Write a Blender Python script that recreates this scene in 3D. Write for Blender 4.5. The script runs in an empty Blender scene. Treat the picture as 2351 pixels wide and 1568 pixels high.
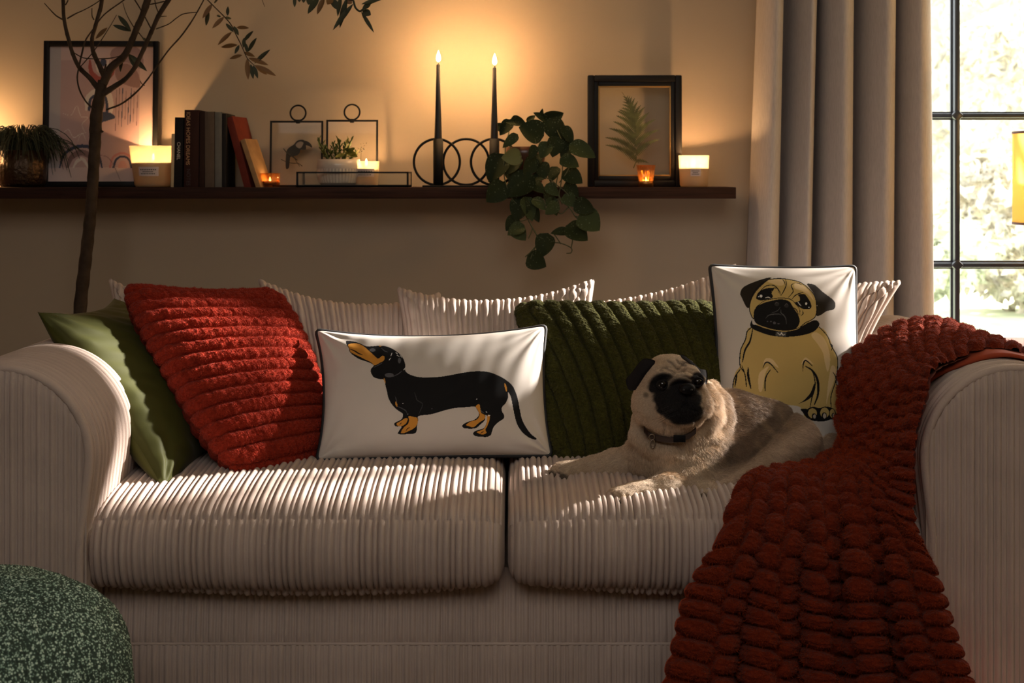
import bpy, bmesh, math, random
import numpy as np
from mathutils import Vector, Matrix
random.seed(7); RNG = np.random.default_rng(7)
SC = bpy.context.scene; COL = SC.collection
# ---------------------------------------------------------------- camera
F, CX, HY, CZ = 3300.0, 1175.5, 395.0, 1.16      # focal length in px, principal column, horizon row, eye height (m)
cam = bpy.data.cameras.new('camera'); cam_o = bpy.data.objects.new('camera', cam); COL.objects.link(cam_o)
cam.sensor_width = 36; cam.lens = F/2351*36; cam.shift_y = -(784-HY)/2351
cam_o.location = (0, 0, CZ); cam_o.rotation_euler = (math.pi/2, 0, 0)
cam.clip_start = .05; cam.clip_end = 200
cam.dof.use_dof = True; cam.dof.focus_distance = 2.93; cam.dof.aperture_fstop = 7.1
SC.camera = cam_o
# ---------------------------------------------------------------- world, sun, fill, exposure
W = bpy.data.worlds.new('world'); SC.world = W; W.use_nodes = True
bg = W.node_tree.nodes['Background']; bg.inputs[0].default_value = (.93, .97, 1, 1); bg.inputs[1].default_value = 4.6
def light(name, kind, loc, energy, color, target=None, **kw):
    l = bpy.data.lights.new(name, kind); l.energy = energy; l.color = color
    for k, v in kw.items(): setattr(l, k, v)
    o = bpy.data.objects.new(name, l); COL.objects.link(o); o.location = loc
    if target is not None:
        o.rotation_euler = (Vector(target)-Vector(loc)).to_track_quat('-Z', 'Y').to_euler()
    return o
light('sun', 'SUN', (4, 6, 5), 33.0, (1, .91, .83), target=(4-2.48, 6-1.0, 5-1.38), angle=math.radians(1.5))
light('softbox', 'AREA', (-.2, .1, 2.5), 9.0, (1, .94, .88), target=(.1, 3.0, .35), shape='RECTANGLE', size=2.2, size_y=1.4, spread=math.radians(110))
pt = light('window_portal', 'AREA', (2.95, 4.02, 1.55), 1, (1, 1, 1), target=(2.95, 0, 1.55), shape='RECTANGLE', size=3.6, size_y=2.3)
pt.data.cycles.is_portal = True
light('added_warm_fill', 'POINT', (1.95, 3.02, 1.35), 13, (1, .56, .20), shadow_soft_size=.09)  # added off-frame fill, warms the pug cushion and throw from the right
SC.view_settings.view_transform = 'Standard'; SC.view_settings.look = 'None'
SC.view_settings.exposure = 0.0; SC.view_settings.gamma = 1; SC.view_settings.use_curve_mapping = False
SC.cycles.use_denoising = True; SC.cycles.max_bounces = 8; SC.cycles.sample_clamp_indirect = 6
SC.cycles.caustics_reflective = False; SC.cycles.caustics_refractive = False; SC.cycles.transparent_max_bounces = 24
# ---------------------------------------------------------------- helpers
def P(px, py, Y): return np.array([(px-CX)*Y/F, Y, CZ-(py-HY)*Y/F])
def PROJ(V):
    V = np.asarray(V); return np.stack([V[..., 0]/V[..., 1]*F+CX, HY+(CZ-V[..., 2])/V[..., 1]*F], -1)
def tag(o, label=None, cat=None, group=None, kind=None):
    if label: o['label'] = label
    if cat: o['category'] = cat
    if group: o['group'] = group
    if kind: o['kind'] = kind
    return o
def thing(name, loc, label, cat, group=None):
    o = bpy.data.objects.new(name, None); COL.objects.link(o); o.location = tuple(float(v) for v in loc)
    o.empty_display_size = .05
    return tag(o, label, cat, group)
def wloc(o):
    v = Vector((0, 0, 0))
    while o: v += o.location; o = o.parent
    return v
def mesh_from(name, V, faces, mat, parent=None, smooth=True, cols=None, mats=None, origin=None):
    V = np.asarray(V, float).reshape(-1, 3)
    if parent is not None: org = np.array(wloc(parent)); loc = (0, 0, 0)
    else:
        if origin is None: mn, mx = V.min(0), V.max(0); origin = ((mn[0]+mx[0])/2, (mn[1]+mx[1])/2, mn[2])
        org = np.array(origin, float); loc = tuple(float(a) for a in org)
    V = V-org
    me = bpy.data.meshes.new(name)
    if isinstance(faces, np.ndarray):
        nf, k = faces.shape
        me.vertices.add(len(V)); me.vertices.foreach_set('co', V.astype(np.float32).ravel())
        me.loops.add(nf*k); me.loops.foreach_set('vertex_index', faces.astype(np.int32).ravel())
        me.polygons.add(nf); me.polygons.foreach_set('loop_start', np.arange(0, nf*k, k, dtype=np.int32))
        me.update(calc_edges=True)
    else:
        me.from_pydata([tuple(v) for v in V], [], [tuple(int(i) for i in f) for f in faces])
    me.validate()
    if smooth is True: me.polygons.foreach_set('use_smooth', np.ones(len(me.polygons), bool))
    elif smooth:      # angle in degrees
        me.polygons.foreach_set('use_smooth', np.ones(len(me.polygons), bool))
        me.set_sharp_from_angle(angle=math.radians(smooth))
    if cols is not None:
        a = me.color_attributes.new('Col', 'FLOAT_COLOR', 'POINT')
        c = np.ones((len(V), 4), np.float32); c[:, :3] = np.asarray(cols).reshape(-1, 3); a.data.foreach_set('color', c.ravel())
    for m in (mat if isinstance(mat, (list, tuple)) else [mat]): me.materials.append(m)
    if mats is not None: me.polygons.foreach_set('material_index', np.array(mats, dtype=np.int32))
    o = bpy.data.objects.new(name, me); COL.objects.link(o); o.location = loc
    if parent is not None: o.parent = parent
    return o
def gfaces(m, n, cu=False, cv=False, flip=False):
    i = np.arange(m if cu else m-1); j = np.arange(n if cv else n-1)
    I, J = np.meshgrid(i, j, indexing='ij'); I2 = (I+1) % m; J2 = (J+1) % n
    q = np.stack([I*n+J, I2*n+J, I2*n+J2, I*n+J2], -1).reshape(-1, 4)
    return q[:, ::-1].copy() if flip else q
def gnormals(V, cu=False, cv=False):
    du = (np.roll(V, -1, 0)-np.roll(V, 1, 0)); dv = (np.roll(V, -1, 1)-np.roll(V, 1, 1))
    if not cu: du[0] = V[1]-V[0]; du[-1] = V[-1]-V[-2]
    if not cv: dv[:, 0] = V[:, 1]-V[:, 0]; dv[:, -1] = V[:, -1]-V[:, -2]
    N = np.cross(du, dv); return N/np.maximum(np.linalg.norm(N, axis=-1, keepdims=True), 1e-9)
class MB:
    def __init__(s): s.v = []; s.f = []; s.n = 0; s.m = []
    def add(s, V, Fs, mi=0):
        V = np.asarray(V, float).reshape(-1, 3); s.v.append(V)
        for f in Fs: s.f.append(tuple(int(i)+s.n for i in f)); s.m.append(mi)
        s.n += len(V); return s
    def box(s, a, b, M=None, mi=0, bev=0):
        bm = bmesh.new(); bmesh.ops.create_cube(bm, size=1)
        a = np.array(a, float); b = np.array(b, float)
        for v in bm.verts: v.co = Vector(((a+b)/2+np.array(v.co)*(b-a)))
        if bev: bmesh.ops.bevel(bm, geom=bm.edges[:], offset=bev, segments=2, affect='EDGES', profile=.5)
        if M is not None: bmesh.ops.transform(bm, matrix=M, verts=bm.verts)
        bm.verts.index_update(); s.add([v.co[:] for v in bm.verts], [[v.index for v in f.verts] for f in bm.faces], mi); bm.free(); return s
    def tube(s, pts, r, n=8, caps=True, closed=False, mi=0):
        pts = np.asarray(pts, float); m = len(pts); r = np.broadcast_to(np.asarray(r, float), (m,))
        T = np.gradient(pts, axis=0)
        if closed: T = np.roll(pts, -1, 0)-np.roll(pts, 1, 0)
        T /= np.maximum(np.linalg.norm(T, axis=1, keepdims=True), 1e-9)
        ref = np.array([0, 0, 1.]) if abs(T[0][2]) < .9 else np.array([0, 1., 0]); U = []
        u = np.cross(ref, T[0]); u /= np.linalg.norm(u)
        for t in T:
            u = u-t*np.dot(u, t); l = np.linalg.norm(u); u = u/l if l > 1e-6 else np.cross(t, [1, 0, .3]); u /= np.linalg.norm(u); U.append(u.copy())
        U = np.array(U); B = np.cross(T, U); a = np.linspace(0, 2*math.pi, n, endpoint=False)
        V = pts[:, None]+r[:, None, None]*(np.cos(a)[None, :, None]*U[:, None]+np.sin(a)[None, :, None]*B[:, None])
        fs = gfaces(m, n, cu=closed, cv=True, flip=True).tolist()
        if caps and not closed: fs += [list(range(n)), list(range((m-1)*n, m*n))[::-1]]
        return s.add(V.reshape(-1, 3), fs, mi)
    def lathe(s, prof, c, n=32, mi=0, wob=None):
        prof = np.asarray(prof, float); a = np.linspace(0, 2*math.pi, n, endpoint=False); m = len(prof)
        R = prof[:, 0][:, None]*np.ones(n)[None]
        if wob is not None: R = R*(1+wob(a)[None, :])
        V = np.stack([c[0]+R*np.cos(a), c[1]+R*np.sin(a), c[2]+prof[:, 1][:, None]*np.ones(n)], -1)
        return s.add(V.reshape(-1, 3), gfaces(m, n, cv=True, flip=True).tolist(), mi)
    def sphere(s, c, r, n=12, mi=0):
        a = np.linspace(-math.pi/2, math.pi/2, n//2+3); r = np.broadcast_to(np.asarray(r, float), (3,))
        b = np.linspace(0, 2*math.pi, n, endpoint=False)
        V = np.stack([c[0]+r[0]*np.cos(a)[:, None]*np.cos(b), c[1]+r[1]*np.cos(a)[:, None]*np.sin(b), c[2]+r[2]*np.sin(a)[:, None]*np.ones(n)], -1)
        return s.add(V.reshape(-1, 3), gfaces(len(a), n, cv=True, flip=True).tolist(), mi)
    def plate(s, poly, y, t, mi=0):      # poly [(x,z)] extruded along y
        n = len(poly); V = [(p[0], y, p[1]) for p in poly]+[(p[0], y+t, p[1]) for p in poly]
        return s.add(V, [list(range(n)), list(range(n, 2*n))[::-1]]+[[i, i+n, (i+1) % n+n, (i+1) % n] for i in range(n)], mi)
    def build(s, name, mat, parent=None, smooth=True, M=None, origin=None):
        V = np.concatenate(s.v)
        if M is not None: A = np.array(M); V = V@A[:3, :3].T+A[:3, 3]
        return mesh_from(name, V, s.f, mat, parent, smooth, mats=s.m if isinstance(mat, (list, tuple)) else None, origin=origin)
def spline(pts, n=40, closed=False):
    pts = np.asarray(pts, float); m = len(pts)
    if closed: Q = np.vstack([pts[-1], pts, pts[0], pts[1]]); segs = m
    else: Q = np.vstack([2*pts[0]-pts[1], pts, 2*pts[-1]-pts[-2]]); segs = m-1
    t = np.linspace(0, segs, n, endpoint=not closed); k = np.minimum(t.astype(int), segs-1); u = (t-k)[:, None]
    a, b, c, d = Q[k], Q[k+1], Q[k+2], Q[k+3]
    return .5*((2*b)+(-a+c)*u+(2*a-5*b+4*c-d)*u**2+(-a+3*b-3*c+d)*u**3)
def vnoise(X, s=1.0, seed=0):      # cheap smooth pseudo noise on (...,k) coordinates, about -1..1
    X = np.asarray(X)*s; r = np.zeros(X.shape[:-1]); g = np.random.default_rng(seed)
    for o in range(6):
        k = g.normal(size=X.shape[-1])*(1+o*.45); r = r+np.sin(X@k+g.uniform(0, 6.28))/(1+.3*o)
    return r/2.6
# ---------------------------------------------------------------- materials
def mat(name, color=(.5, .5, .5), rough=.6, metal=0, spec=.5, vcol=False, bump=None, var=None, sheen=0, emit=None, trans=0, sss=0, extra=None, coat=0):
    m = bpy.data.materials.new(name); m.use_nodes = True; nt = m.node_tree; N = nt.nodes; L = nt.links
    b = N['Principled BSDF']; b.inputs['Base Color'].default_value = (*color, 1); b.inputs['Roughness'].default_value = rough
    b.inputs['Metallic'].default_value = metal; b.inputs['Specular IOR Level'].default_value = spec
    b.inputs['Sheen Weight'].default_value = sheen; b.inputs['Sheen Roughness'].default_value = .4; b.inputs['Coat Weight'].default_value = coat
    if trans: b.inputs['Transmission Weight'].default_value = trans
    if emit: b.inputs['Emission Color'].default_value = (*emit[0], 1); b.inputs['Emission Strength'].default_value = emit[1]
    tc = N.new('ShaderNodeTexCoord')
    src = None
    if vcol:
        a = N.new('ShaderNodeAttribute'); a.attribute_name = 'Col'; src = a.outputs['Color']
    if var:       # (scale, amount, [stretch])
        mp = N.new('ShaderNodeMapping'); mp.inputs['Scale'].default_value = var[2] if len(var) > 2 else (1, 1, 1); L.new(tc.outputs['Object'], mp.inputs[0])
        n = N.new('ShaderNodeTexNoise'); n.inputs['Scale'].default_value = var[0]; n.inputs['Detail'].default_value = 4; L.new(mp.outputs[0], n.inputs['Vector'])
        r = N.new('ShaderNodeMapRange'); r.inputs[1].default_value = .3; r.inputs[2].default_value = .7; r.inputs[3].default_value = 1-var[1]; r.inputs[4].default_value = 1+var[1]; L.new(n.outputs['Fac'], r.inputs[0])
        x = N.new('ShaderNodeVectorMath'); x.operation = 'SCALE'
        if src: L.new(src, x.inputs[0])
        else: x.inputs[0].default_value = color
        L.new(r.outputs[0], x.inputs['Scale']); src = x.outputs[0]
    if src: L.new(src, b.inputs['Base Color'])
    if bump:      # (scale, strength, distance, [stretch])
        mp = N.new('ShaderNodeMapping'); mp.inputs['Scale'].default_value = bump[3] if len(bump) > 3 else (1, 1, 1); L.new(tc.outputs['Object'], mp.inputs[0])
        n = N.new('ShaderNodeTexNoise'); n.inputs['Scale'].default_value = bump[0]; n.inputs['Detail'].default_value = 5; L.new(mp.outputs[0], n.inputs['Vector'])
        bp = N.new('ShaderNodeBump'); bp.inputs['Strength'].default_value = bump[1]; bp.inputs['Distance'].default_value = bump[2]
        L.new(n.outputs['Fac'], bp.inputs['Height']); L.new(bp.outputs[0], b.inputs['Normal'])
    if extra: extra(m, nt, N, L, b, tc)
    return m
def thin_glass(name, tint=(1, 1, 1), gloss=.08, rough=.02, diff=0.0, dcol=(1, 1, 1), transl=0.0):
    m = bpy.data.materials.new(name); m.use_nodes = True; nt = m.node_tree; N = nt.nodes; L = nt.links
    N.remove(N['Principled BSDF']); out = N['Material Output']
    t = N.new('ShaderNodeBsdfTransparent'); t.inputs[0].default_value = (*tint, 1)
    g = N.new('ShaderNodeBsdfGlossy'); g.inputs['Roughness'].default_value = rough
    lw = N.new('ShaderNodeLayerWeight'); fr = N.new('ShaderNodeMath'); fr.operation = 'POWER'; L.new(lw.outputs['Facing'], fr.inputs[0]); fr.inputs[1].default_value = 4
    ad = N.new('ShaderNodeMath'); ad.operation = 'ADD'; ad.inputs[1].default_value = .02+gloss*.2; ad.use_clamp = True; L.new(fr.outputs[0], ad.inputs[0])
    mx = N.new('ShaderNodeMixShader'); L.new(ad.outputs[0], mx.inputs[0]); L.new(t.outputs[0], mx.inputs[1]); L.new(g.outputs[0], mx.inputs[2]); last = mx
    if diff:
        d = N.new('ShaderNodeBsdfDiffuse'); d.inputs[0].default_value = (*dcol, 1)
        tr = N.new('ShaderNodeBsdfTranslucent'); tr.inputs[0].default_value = (*dcol, 1)
        dm = N.new('ShaderNodeMixShader'); dm.inputs[0].default_value = transl; L.new(d.outputs[0], dm.inputs[1]); L.new(tr.outputs[0], dm.inputs[2])
        m2 = N.new('ShaderNodeMixShader'); m2.inputs[0].default_value = diff; L.new(last.outputs[0], m2.inputs[1]); L.new(dm.outputs[0], m2.inputs[2]); last = m2
    L.new(last.outputs[0], out.inputs[0]); return m
def emis(name, color, strength):
    m = bpy.data.materials.new(name); m.use_nodes = True; nt = m.node_tree; nt.nodes.remove(nt.nodes['Principled BSDF'])
    e = nt.nodes.new('ShaderNodeEmission'); e.inputs[0].default_value = (*color, 1); e.inputs[1].default_value = strength
    nt.links.new(e.outputs[0], nt.nodes['Material Output'].inputs[0]); return m
M_wall = mat('wall_paint', (.44, .355, .265), .85, bump=(60, .12, .002), var=(1.5, .03))
M_ceil = mat('ceiling_paint', (.6, .56, .5), .9); M_floor = mat('floor_boards', (.16, .1, .065), .5, var=(8, .3, (1, 12, 1)))
M_cord = mat('corduroy', (.47, .375, .325), .95, spec=.12, bump=(520, .5, .0015), var=(9, .07), sheen=.08)
M_steel = mat('window_steel', (.012, .016, .022), .35, spec=.5)
M_glass = thin_glass('window_glass', (.97, .98, .98), .05)
M_curtain = mat('curtain_linen', (.50, .455, .435), .95, spec=.1, bump=(700, .35, .001, (1, 1, .25)), var=(380, .09, (1, 1, .12)))
M_black = mat('black_metal', (.006, .0055, .005), .6, spec=.25)
M_walnut = mat('dark_walnut', (.034, .013, .008), .7, spec=.2, var=(14, .45, (.5, 6, 14)), bump=(40, .3, .001, (.3, 6, 8)))
# ---------------------------------------------------------------- the room
WY = 4.05; RX0, RX1, RY0, RZ = -2.4, 5.2, -1.4, 3.0
WX0, WX1, WZ0, WZ1 = 1.06, 4.9, .25, 2.44
mb = MB()
mb.box((RX0, WY, 0), (WX0, WY+.1, RZ)); mb.box((WX1, WY, 0), (RX1, WY+.1, RZ)); mb.box((WX0, WY, 0), (WX1, WY+.1, WZ0)); mb.box((WX0, WY, WZ1), (WX1, WY+.1, RZ))
tag(mb.build('wall_back', M_wall, smooth=False), kind='structure')
tag(MB().box((RX0-.1, RY0, 0), (RX0, WY, RZ)).build('wall_left', M_wall, smooth=False), kind='structure')
tag(MB().box((RX1, RY0, 0), (RX1+.1, WY, RZ)).build('wall_right', M_wall, smooth=False), kind='structure')
tag(MB().box((RX0, RY0-.1, 0), (RX1, RY0, RZ)).build('wall_front', M_wall, smooth=False), kind='structure')
tag(MB().box((RX0-.1, RY0-.1, RZ), (RX1+.1, WY+.1, RZ+.1)).build('ceiling', M_ceil, smooth=False), kind='structure')
tag(MB().box((RX0-.1, RY0-.1, -.1), (RX1+.1, WY+.1, 0)).build('floor', M_floor, smooth=False), kind='structure')
# window: steel frame with glazing bars, each pane its own part
GY = 4.10
win = tag(bpy.data.objects.new('window_1', None), kind='structure'); COL.objects.link(win); win.location = ((WX0+WX1)/2, GY, WZ0)
fr = MB(); fw = .035
fr.box((WX0, GY-.03, WZ0), (WX0+fw, GY+.03, WZ1), bev=.003).box((WX1-fw, GY-.03, WZ0), (WX1, GY+.03, WZ1), bev=.003)
fr.box((WX0, GY-.03, WZ0), (WX1, GY+.03, WZ0+fw), bev=.003).box((WX0, GY-.03, WZ1-fw), (WX1, GY+.03, WZ1), bev=.003)
fr.build('window_frame', M_steel, win, 30)
bx0 = (2193-CX)*GY/F; bz = [CZ-(266-HY)*GY/F, CZ-(608-HY)*GY/F]; dzb = bz[0]-bz[1]
vx = [bx0+.46*k for k in range(14) if bx0+.29*k < WX1-.05]; hz = [bz[0]+dzb*k for k in (-2, -1, 0, 1, 2, 3)]; hz = [z for z in hz if WZ0+.05 < z < WZ1-.05]
for x in vx:
    MB().box((x-.008, GY-.022, WZ0), (x+.008, GY+.02, WZ1), bev=.004).box((x-.013, GY+.0, WZ0), (x+.013, GY+.012, WZ1), bev=.002).build('glazing_bar', M_steel, win, 30)
for z in hz:
    b = MB().box((WX0, GY-.018, z-.0065), (WX1, GY+.018, z+.0065), bev=.003).box((WX0, GY, z-.012), (WX1, GY+.01, z+.012), bev=.002)
    for x in vx: b.box((x-.013, GY-.024, z-.013), (x+.013, GY-.004, z+.013), M=Matrix.Translation((x, 0, z))@Matrix.Rotation(math.pi/4, 4, 'Y')@Matrix.Translation((-x, 0, -z)), bev=.004)
    b.build('glazing_bar', M_steel, win, 30)
xs = [WX0+fw]+vx+[WX1-fw]; zs = [WZ0+fw]+hz+[WZ1-fw]
for i in range(len(xs)-1):
    for j in range(len(zs)-1):
        mesh_from('pane', [(xs[i], GY+.006, zs[j]), (xs[i+1], GY+.006, zs[j]), (xs[i+1], GY+.006, zs[j+1]), (xs[i], GY+.006, zs[j+1])], [(0, 1, 2, 3)], M_glass, win, False)
bl_ = MB().box((2.02, GY-.06, 2.29), (2.92, GY-.052, WZ1)).tube([(2.02, GY-.056, 2.29), (2.92, GY-.056, 2.29)], .009, 8)  # added unseen panel, blocks direct sun from the left sofa arm
bl_.build('unseen_sun_blocker', mat('sun_blocker_cloth', (.45, .42, .38), .9), win, 30)
# ---------------------------------------------------------------- the garden outside
M_lawn = mat('lawn', (.66, .72, .5), .95, var=(3, .3)); M_path = mat('garden_path', (.6, .57, .52), .9, var=(2, .15))
M_bush = [mat('foliage_a', (.72, .75, .6), .9, var=(6, .55), bump=(14, 1, .1)), mat('foliage_b', (.8, .74, .62), .9, var=(5, .6), bump=(12, 1, .12)), mat('foliage_c', (.7, .74, .68), .9, var=(7, .5), bump=(16, 1, .1))]
M_bark = mat('bark', (.5, .47, .42), .9, var=(10, .3))
tag(mesh_from('garden_ground', [(-30, 4.3, -.15), (45, 4.3, -.15), (45, 60, .3), (-30, 60, .3)], [(0, 1, 2, 3)], M_lawn, None, False), kind='structure')
mesh_from_p = tag(mesh_from('garden_path', [(1, 8.6, -.06), (12, 8.6, -.06), (14, 10.2, -.04), (1, 10.2, -.04)], [(0, 1, 2, 3)], M_path, None, False), kind='structure')
def foliage(n, c, R, size, seed):
    g = np.random.default_rng(seed); d = g.normal(size=(n, 3)); d /= np.linalg.norm(d, axis=1, keepdims=True)
    r = g.uniform(.55, 1, n)**.5*(1+.25*vnoise(d, 3, seed)); p = np.array(c)+d*r[:, None]*np.array(R)
    a = g.normal(size=(n, 3)); a /= np.linalg.norm(a, axis=1, keepdims=True); b = np.cross(a, g.normal(size=(n, 3))); b /= np.linalg.norm(b, axis=1, keepdims=True)
    s = size*g.uniform(.6, 1.3, n)[:, None]
    V = np.stack([p-a*s, p-b*s*.5, p+a*s, p+b*s*.5], 1); return V.reshape(-1, 3), np.arange(4*n).reshape(n, 4)
bushes = [(2.8, 11.6, 0, .95, .9, 'low rounded grey-green shrub beyond the path, left of the glazing bar'), (4.7, 12.6, 0, .95, 1.2, 'tall soft grey-green shrub seen through the middle panes'),
          (7.4, 12.2, 0, 1.1, 1.0, 'shrub at the right edge of the view, beyond the lampshade'), (3.0, 18.5, 0, 1.9, 2.6, 'big pale hedge bush behind the low shrubs'), (7.3, 18.5, 0, 2.2, 3.3, 'tallest pale bush behind the lampshade')]
for k, (x, y, z, r, h, lb) in enumerate(bushes):
    t = thing('shrub', (x, y, z), lb, 'shrub', 'garden shrubs')
    V, f = foliage(2600, (x, y, z+h*.55), (r, r*.8, h*.6), .085 if k < 3 else .13, 20+k); o = mesh_from('foliage', V, f, M_bush[k % 3], t, False); o['kind'] = 'stuff'
    MB().tube([(x, y, z-.1), (x+.05, y, z+h*.3), (x-.05, y, z+h*.7)], [.06, .05, .02], 7).build('stem', M_bark, t)
def tree(x, y, lb, seed, h, mi, lean=.0):
    g = random.Random(seed); t = thing('garden_tree', (x, y, 0), lb, 'tree', 'garden trees')
    MB().tube(spline([(x, y, -.1), (x+.1+lean*.3, y, h*.25), (x-.05+lean*.6, y, h*.5), (x+lean, y, h*.85)], 16), np.linspace(.22, .07, 16), 9).build('trunk', M_bark, t)
    for k in range(7):
        z0 = h*(.22+.09*k); sd = -1 if k % 2 else 1; a = np.array((x+lean*z0/h, y, z0)); L = g.uniform(1.2, 2.4)
        MB().tube(spline([a, a+np.array((sd*L*.4, g.uniform(-.3, .3), .35)), a+np.array((sd*L*.8, g.uniform(-.5, .5), .3)), a+np.array((sd*L*1.2, g.uniform(-.6, .6), g.uniform(-.3, .8)))], 14), np.linspace(.075, .015, 14), 6).build('branch', M_bark, t)
    V, f = foliage(7000, (x, y, h*.66), (3.2, 1.5, h*.42), .10, seed); o = mesh_from('foliage', V, f, M_bush[mi], t, False); o['kind'] = 'stuff'
tree(4.2, 15.2, 'garden tree with bare spreading boughs seen through the upper panes', 3, 4.6, 1, .5)
tree(8.4, 23.5, 'more distant garden tree to the right, beyond the boughs', 5, 6.0, 0, -.4)
# ---------------------------------------------------------------- corduroy
PER = .0243
def rib(u, ph=0.0):
    p = ((u/PER+ph) % 1.0); w = .6
    a = np.where(p < w, p/w, (p-w)/(1-w)); h = np.power(np.maximum(1-np.abs(2*a-1)**2.0, 0), .6)
    return h*np.where(p < w, 1.0, .8)
RA = .0092
SXC = -.01
def seat_z(Y): return float(np.interp(Y, [2.72, 2.75, 2.8, 2.9, 3.0, 3.4], [.497, .512, .522, .532, .536, .532]))
sofa = thing('sofa', (SXC, 3.15, 0), 'pale mushroom corduroy two-seat sofa with rolled arms, below the shelf', 'sofa')
def seat_cushion(x0, x1, ph, seed):
    xs = np.arange(x0, x1+1e-6, .002); W = len(xs)
    # closed profile in (Y, z): bottom back -> bottom front -> front -> seam -> top -> back
    low = spline([(3.42, .40), (3.0, .385), (2.78, .372), (2.742, .376)], 14)
    frt = spline([(2.738, .378), (2.715, .40), (2.703, .44), (2.708, .475), (2.720, .497)], 14)
    top = spline([(2.722, .499), (2.745, .512), (2.80, .522), (2.9, .532), (3.05, .537), (3.25, .536), (3.42, .53), (3.45, .50)], 40)
    rows = [('b', p) for p in low]+[('f', p) for p in frt]+[('t', p) for p in top]
    pr = np.array([p for _, p in rows]); m = len(pr); T = np.roll(pr, -1, 0)-np.roll(pr, 1, 0); N = np.stack([-T[:, 1], T[:, 0]], 1)
    N /= np.linalg.norm(N, axis=1, keepdims=True); c = pr.mean(0)
    if np.mean(np.sum(N*(pr-c), 1)) < 0: N = -N
    e = np.minimum(xs-x0, x1-xs); r = .038
    ins = np.where(e < r, r-np.sqrt(np.maximum(r*r-(r-e)**2, 0)), 0)
    crown = 1-np.abs((xs-(x0+x1)/2)/((x1-x0)/2))**3
    V = np.zeros((m, W, 3))
    for i in range(m):
        k = rows[i][0]; d = -ins+.006*crown*(1 if k == 't' else 1.4 if k == 'f' else 2.2)+.0025*vnoise(np.stack([xs, xs*0+i*.02], -1), 9, seed)
        h = rib(xs, ph+(.37 if k == 'f' else 0 if k == 't' else .1))
        last = i+1 < m and rows[i+1][0] != k or i > 0 and rows[i-1][0] != k
        h = h*RA-(.0035 if last else 0); h = np.where(e < .004, 0, h)
        d = d+h
        if k == 'b': d = d-.010*(1-crown)
        V[i, :, 0] = xs; V[i, :, 1] = pr[i, 0]+N[i, 0]*d; V[i, :, 2] = pr[i, 1]+N[i, 1]*d
    fs = gfaces(m, W, cu=True).tolist(); fs += [[i*W for i in range(m)][::1], [i*W+W-1 for i in range(m)][::-1]]
    return mesh_from('seat_cushion', V.reshape(-1, 3), fs, M_cord, sofa, 60)
seat_cushion(-.822, -.014, .0, 1); seat_cushion(-.008, .80, .45, 2)
# front rail and lower skirt
def rib_panel(name, x0, x1, zf, Yf, parent, ph=0, rows=10, seed=0, amp=RA, label=None):
    xs = np.arange(x0, x1+1e-6, .002); t = np.linspace(0, 1, rows)
    V = np.zeros((rows, len(xs), 3)); V[..., 0] = xs
    z0, z1 = zf(xs); V[..., 2] = z0+(z1-z0)*t[:, None]
    edge = np.ones(rows); edge[0] = edge[-1] = .25
    V[..., 1] = Yf(xs, V[..., 2])-rib(xs, ph)*amp*edge[:, None]+.001*vnoise(V[..., [0, 2]], 12, seed)
    return mesh_from(name, V.reshape(-1, 3), gfaces(rows, len(xs)), M_cord, parent)
rib_panel('front_rail', -.80, .78, lambda x: (0*x+.25, 0*x+.392), lambda x, z: 2.775+.0*x+.02*(z-.25)/.14, sofa, .2, 12, 4)
rib_panel('front_skirt', -.80, .78, lambda x: (0*x+.03, 0*x+.249), lambda x, z: 2.771+.0*x, sofa, .63, 10, 5)
MB().tube([(-.8, 2.772, .25), (.78, 2.772, .25)], .0035, 8).build('skirt_seam', M_cord, sofa)
MB().box((-.8, 2.80, .06), (.78, 3.55, .372)).build('base_frame', M_cord, sofa)
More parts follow.
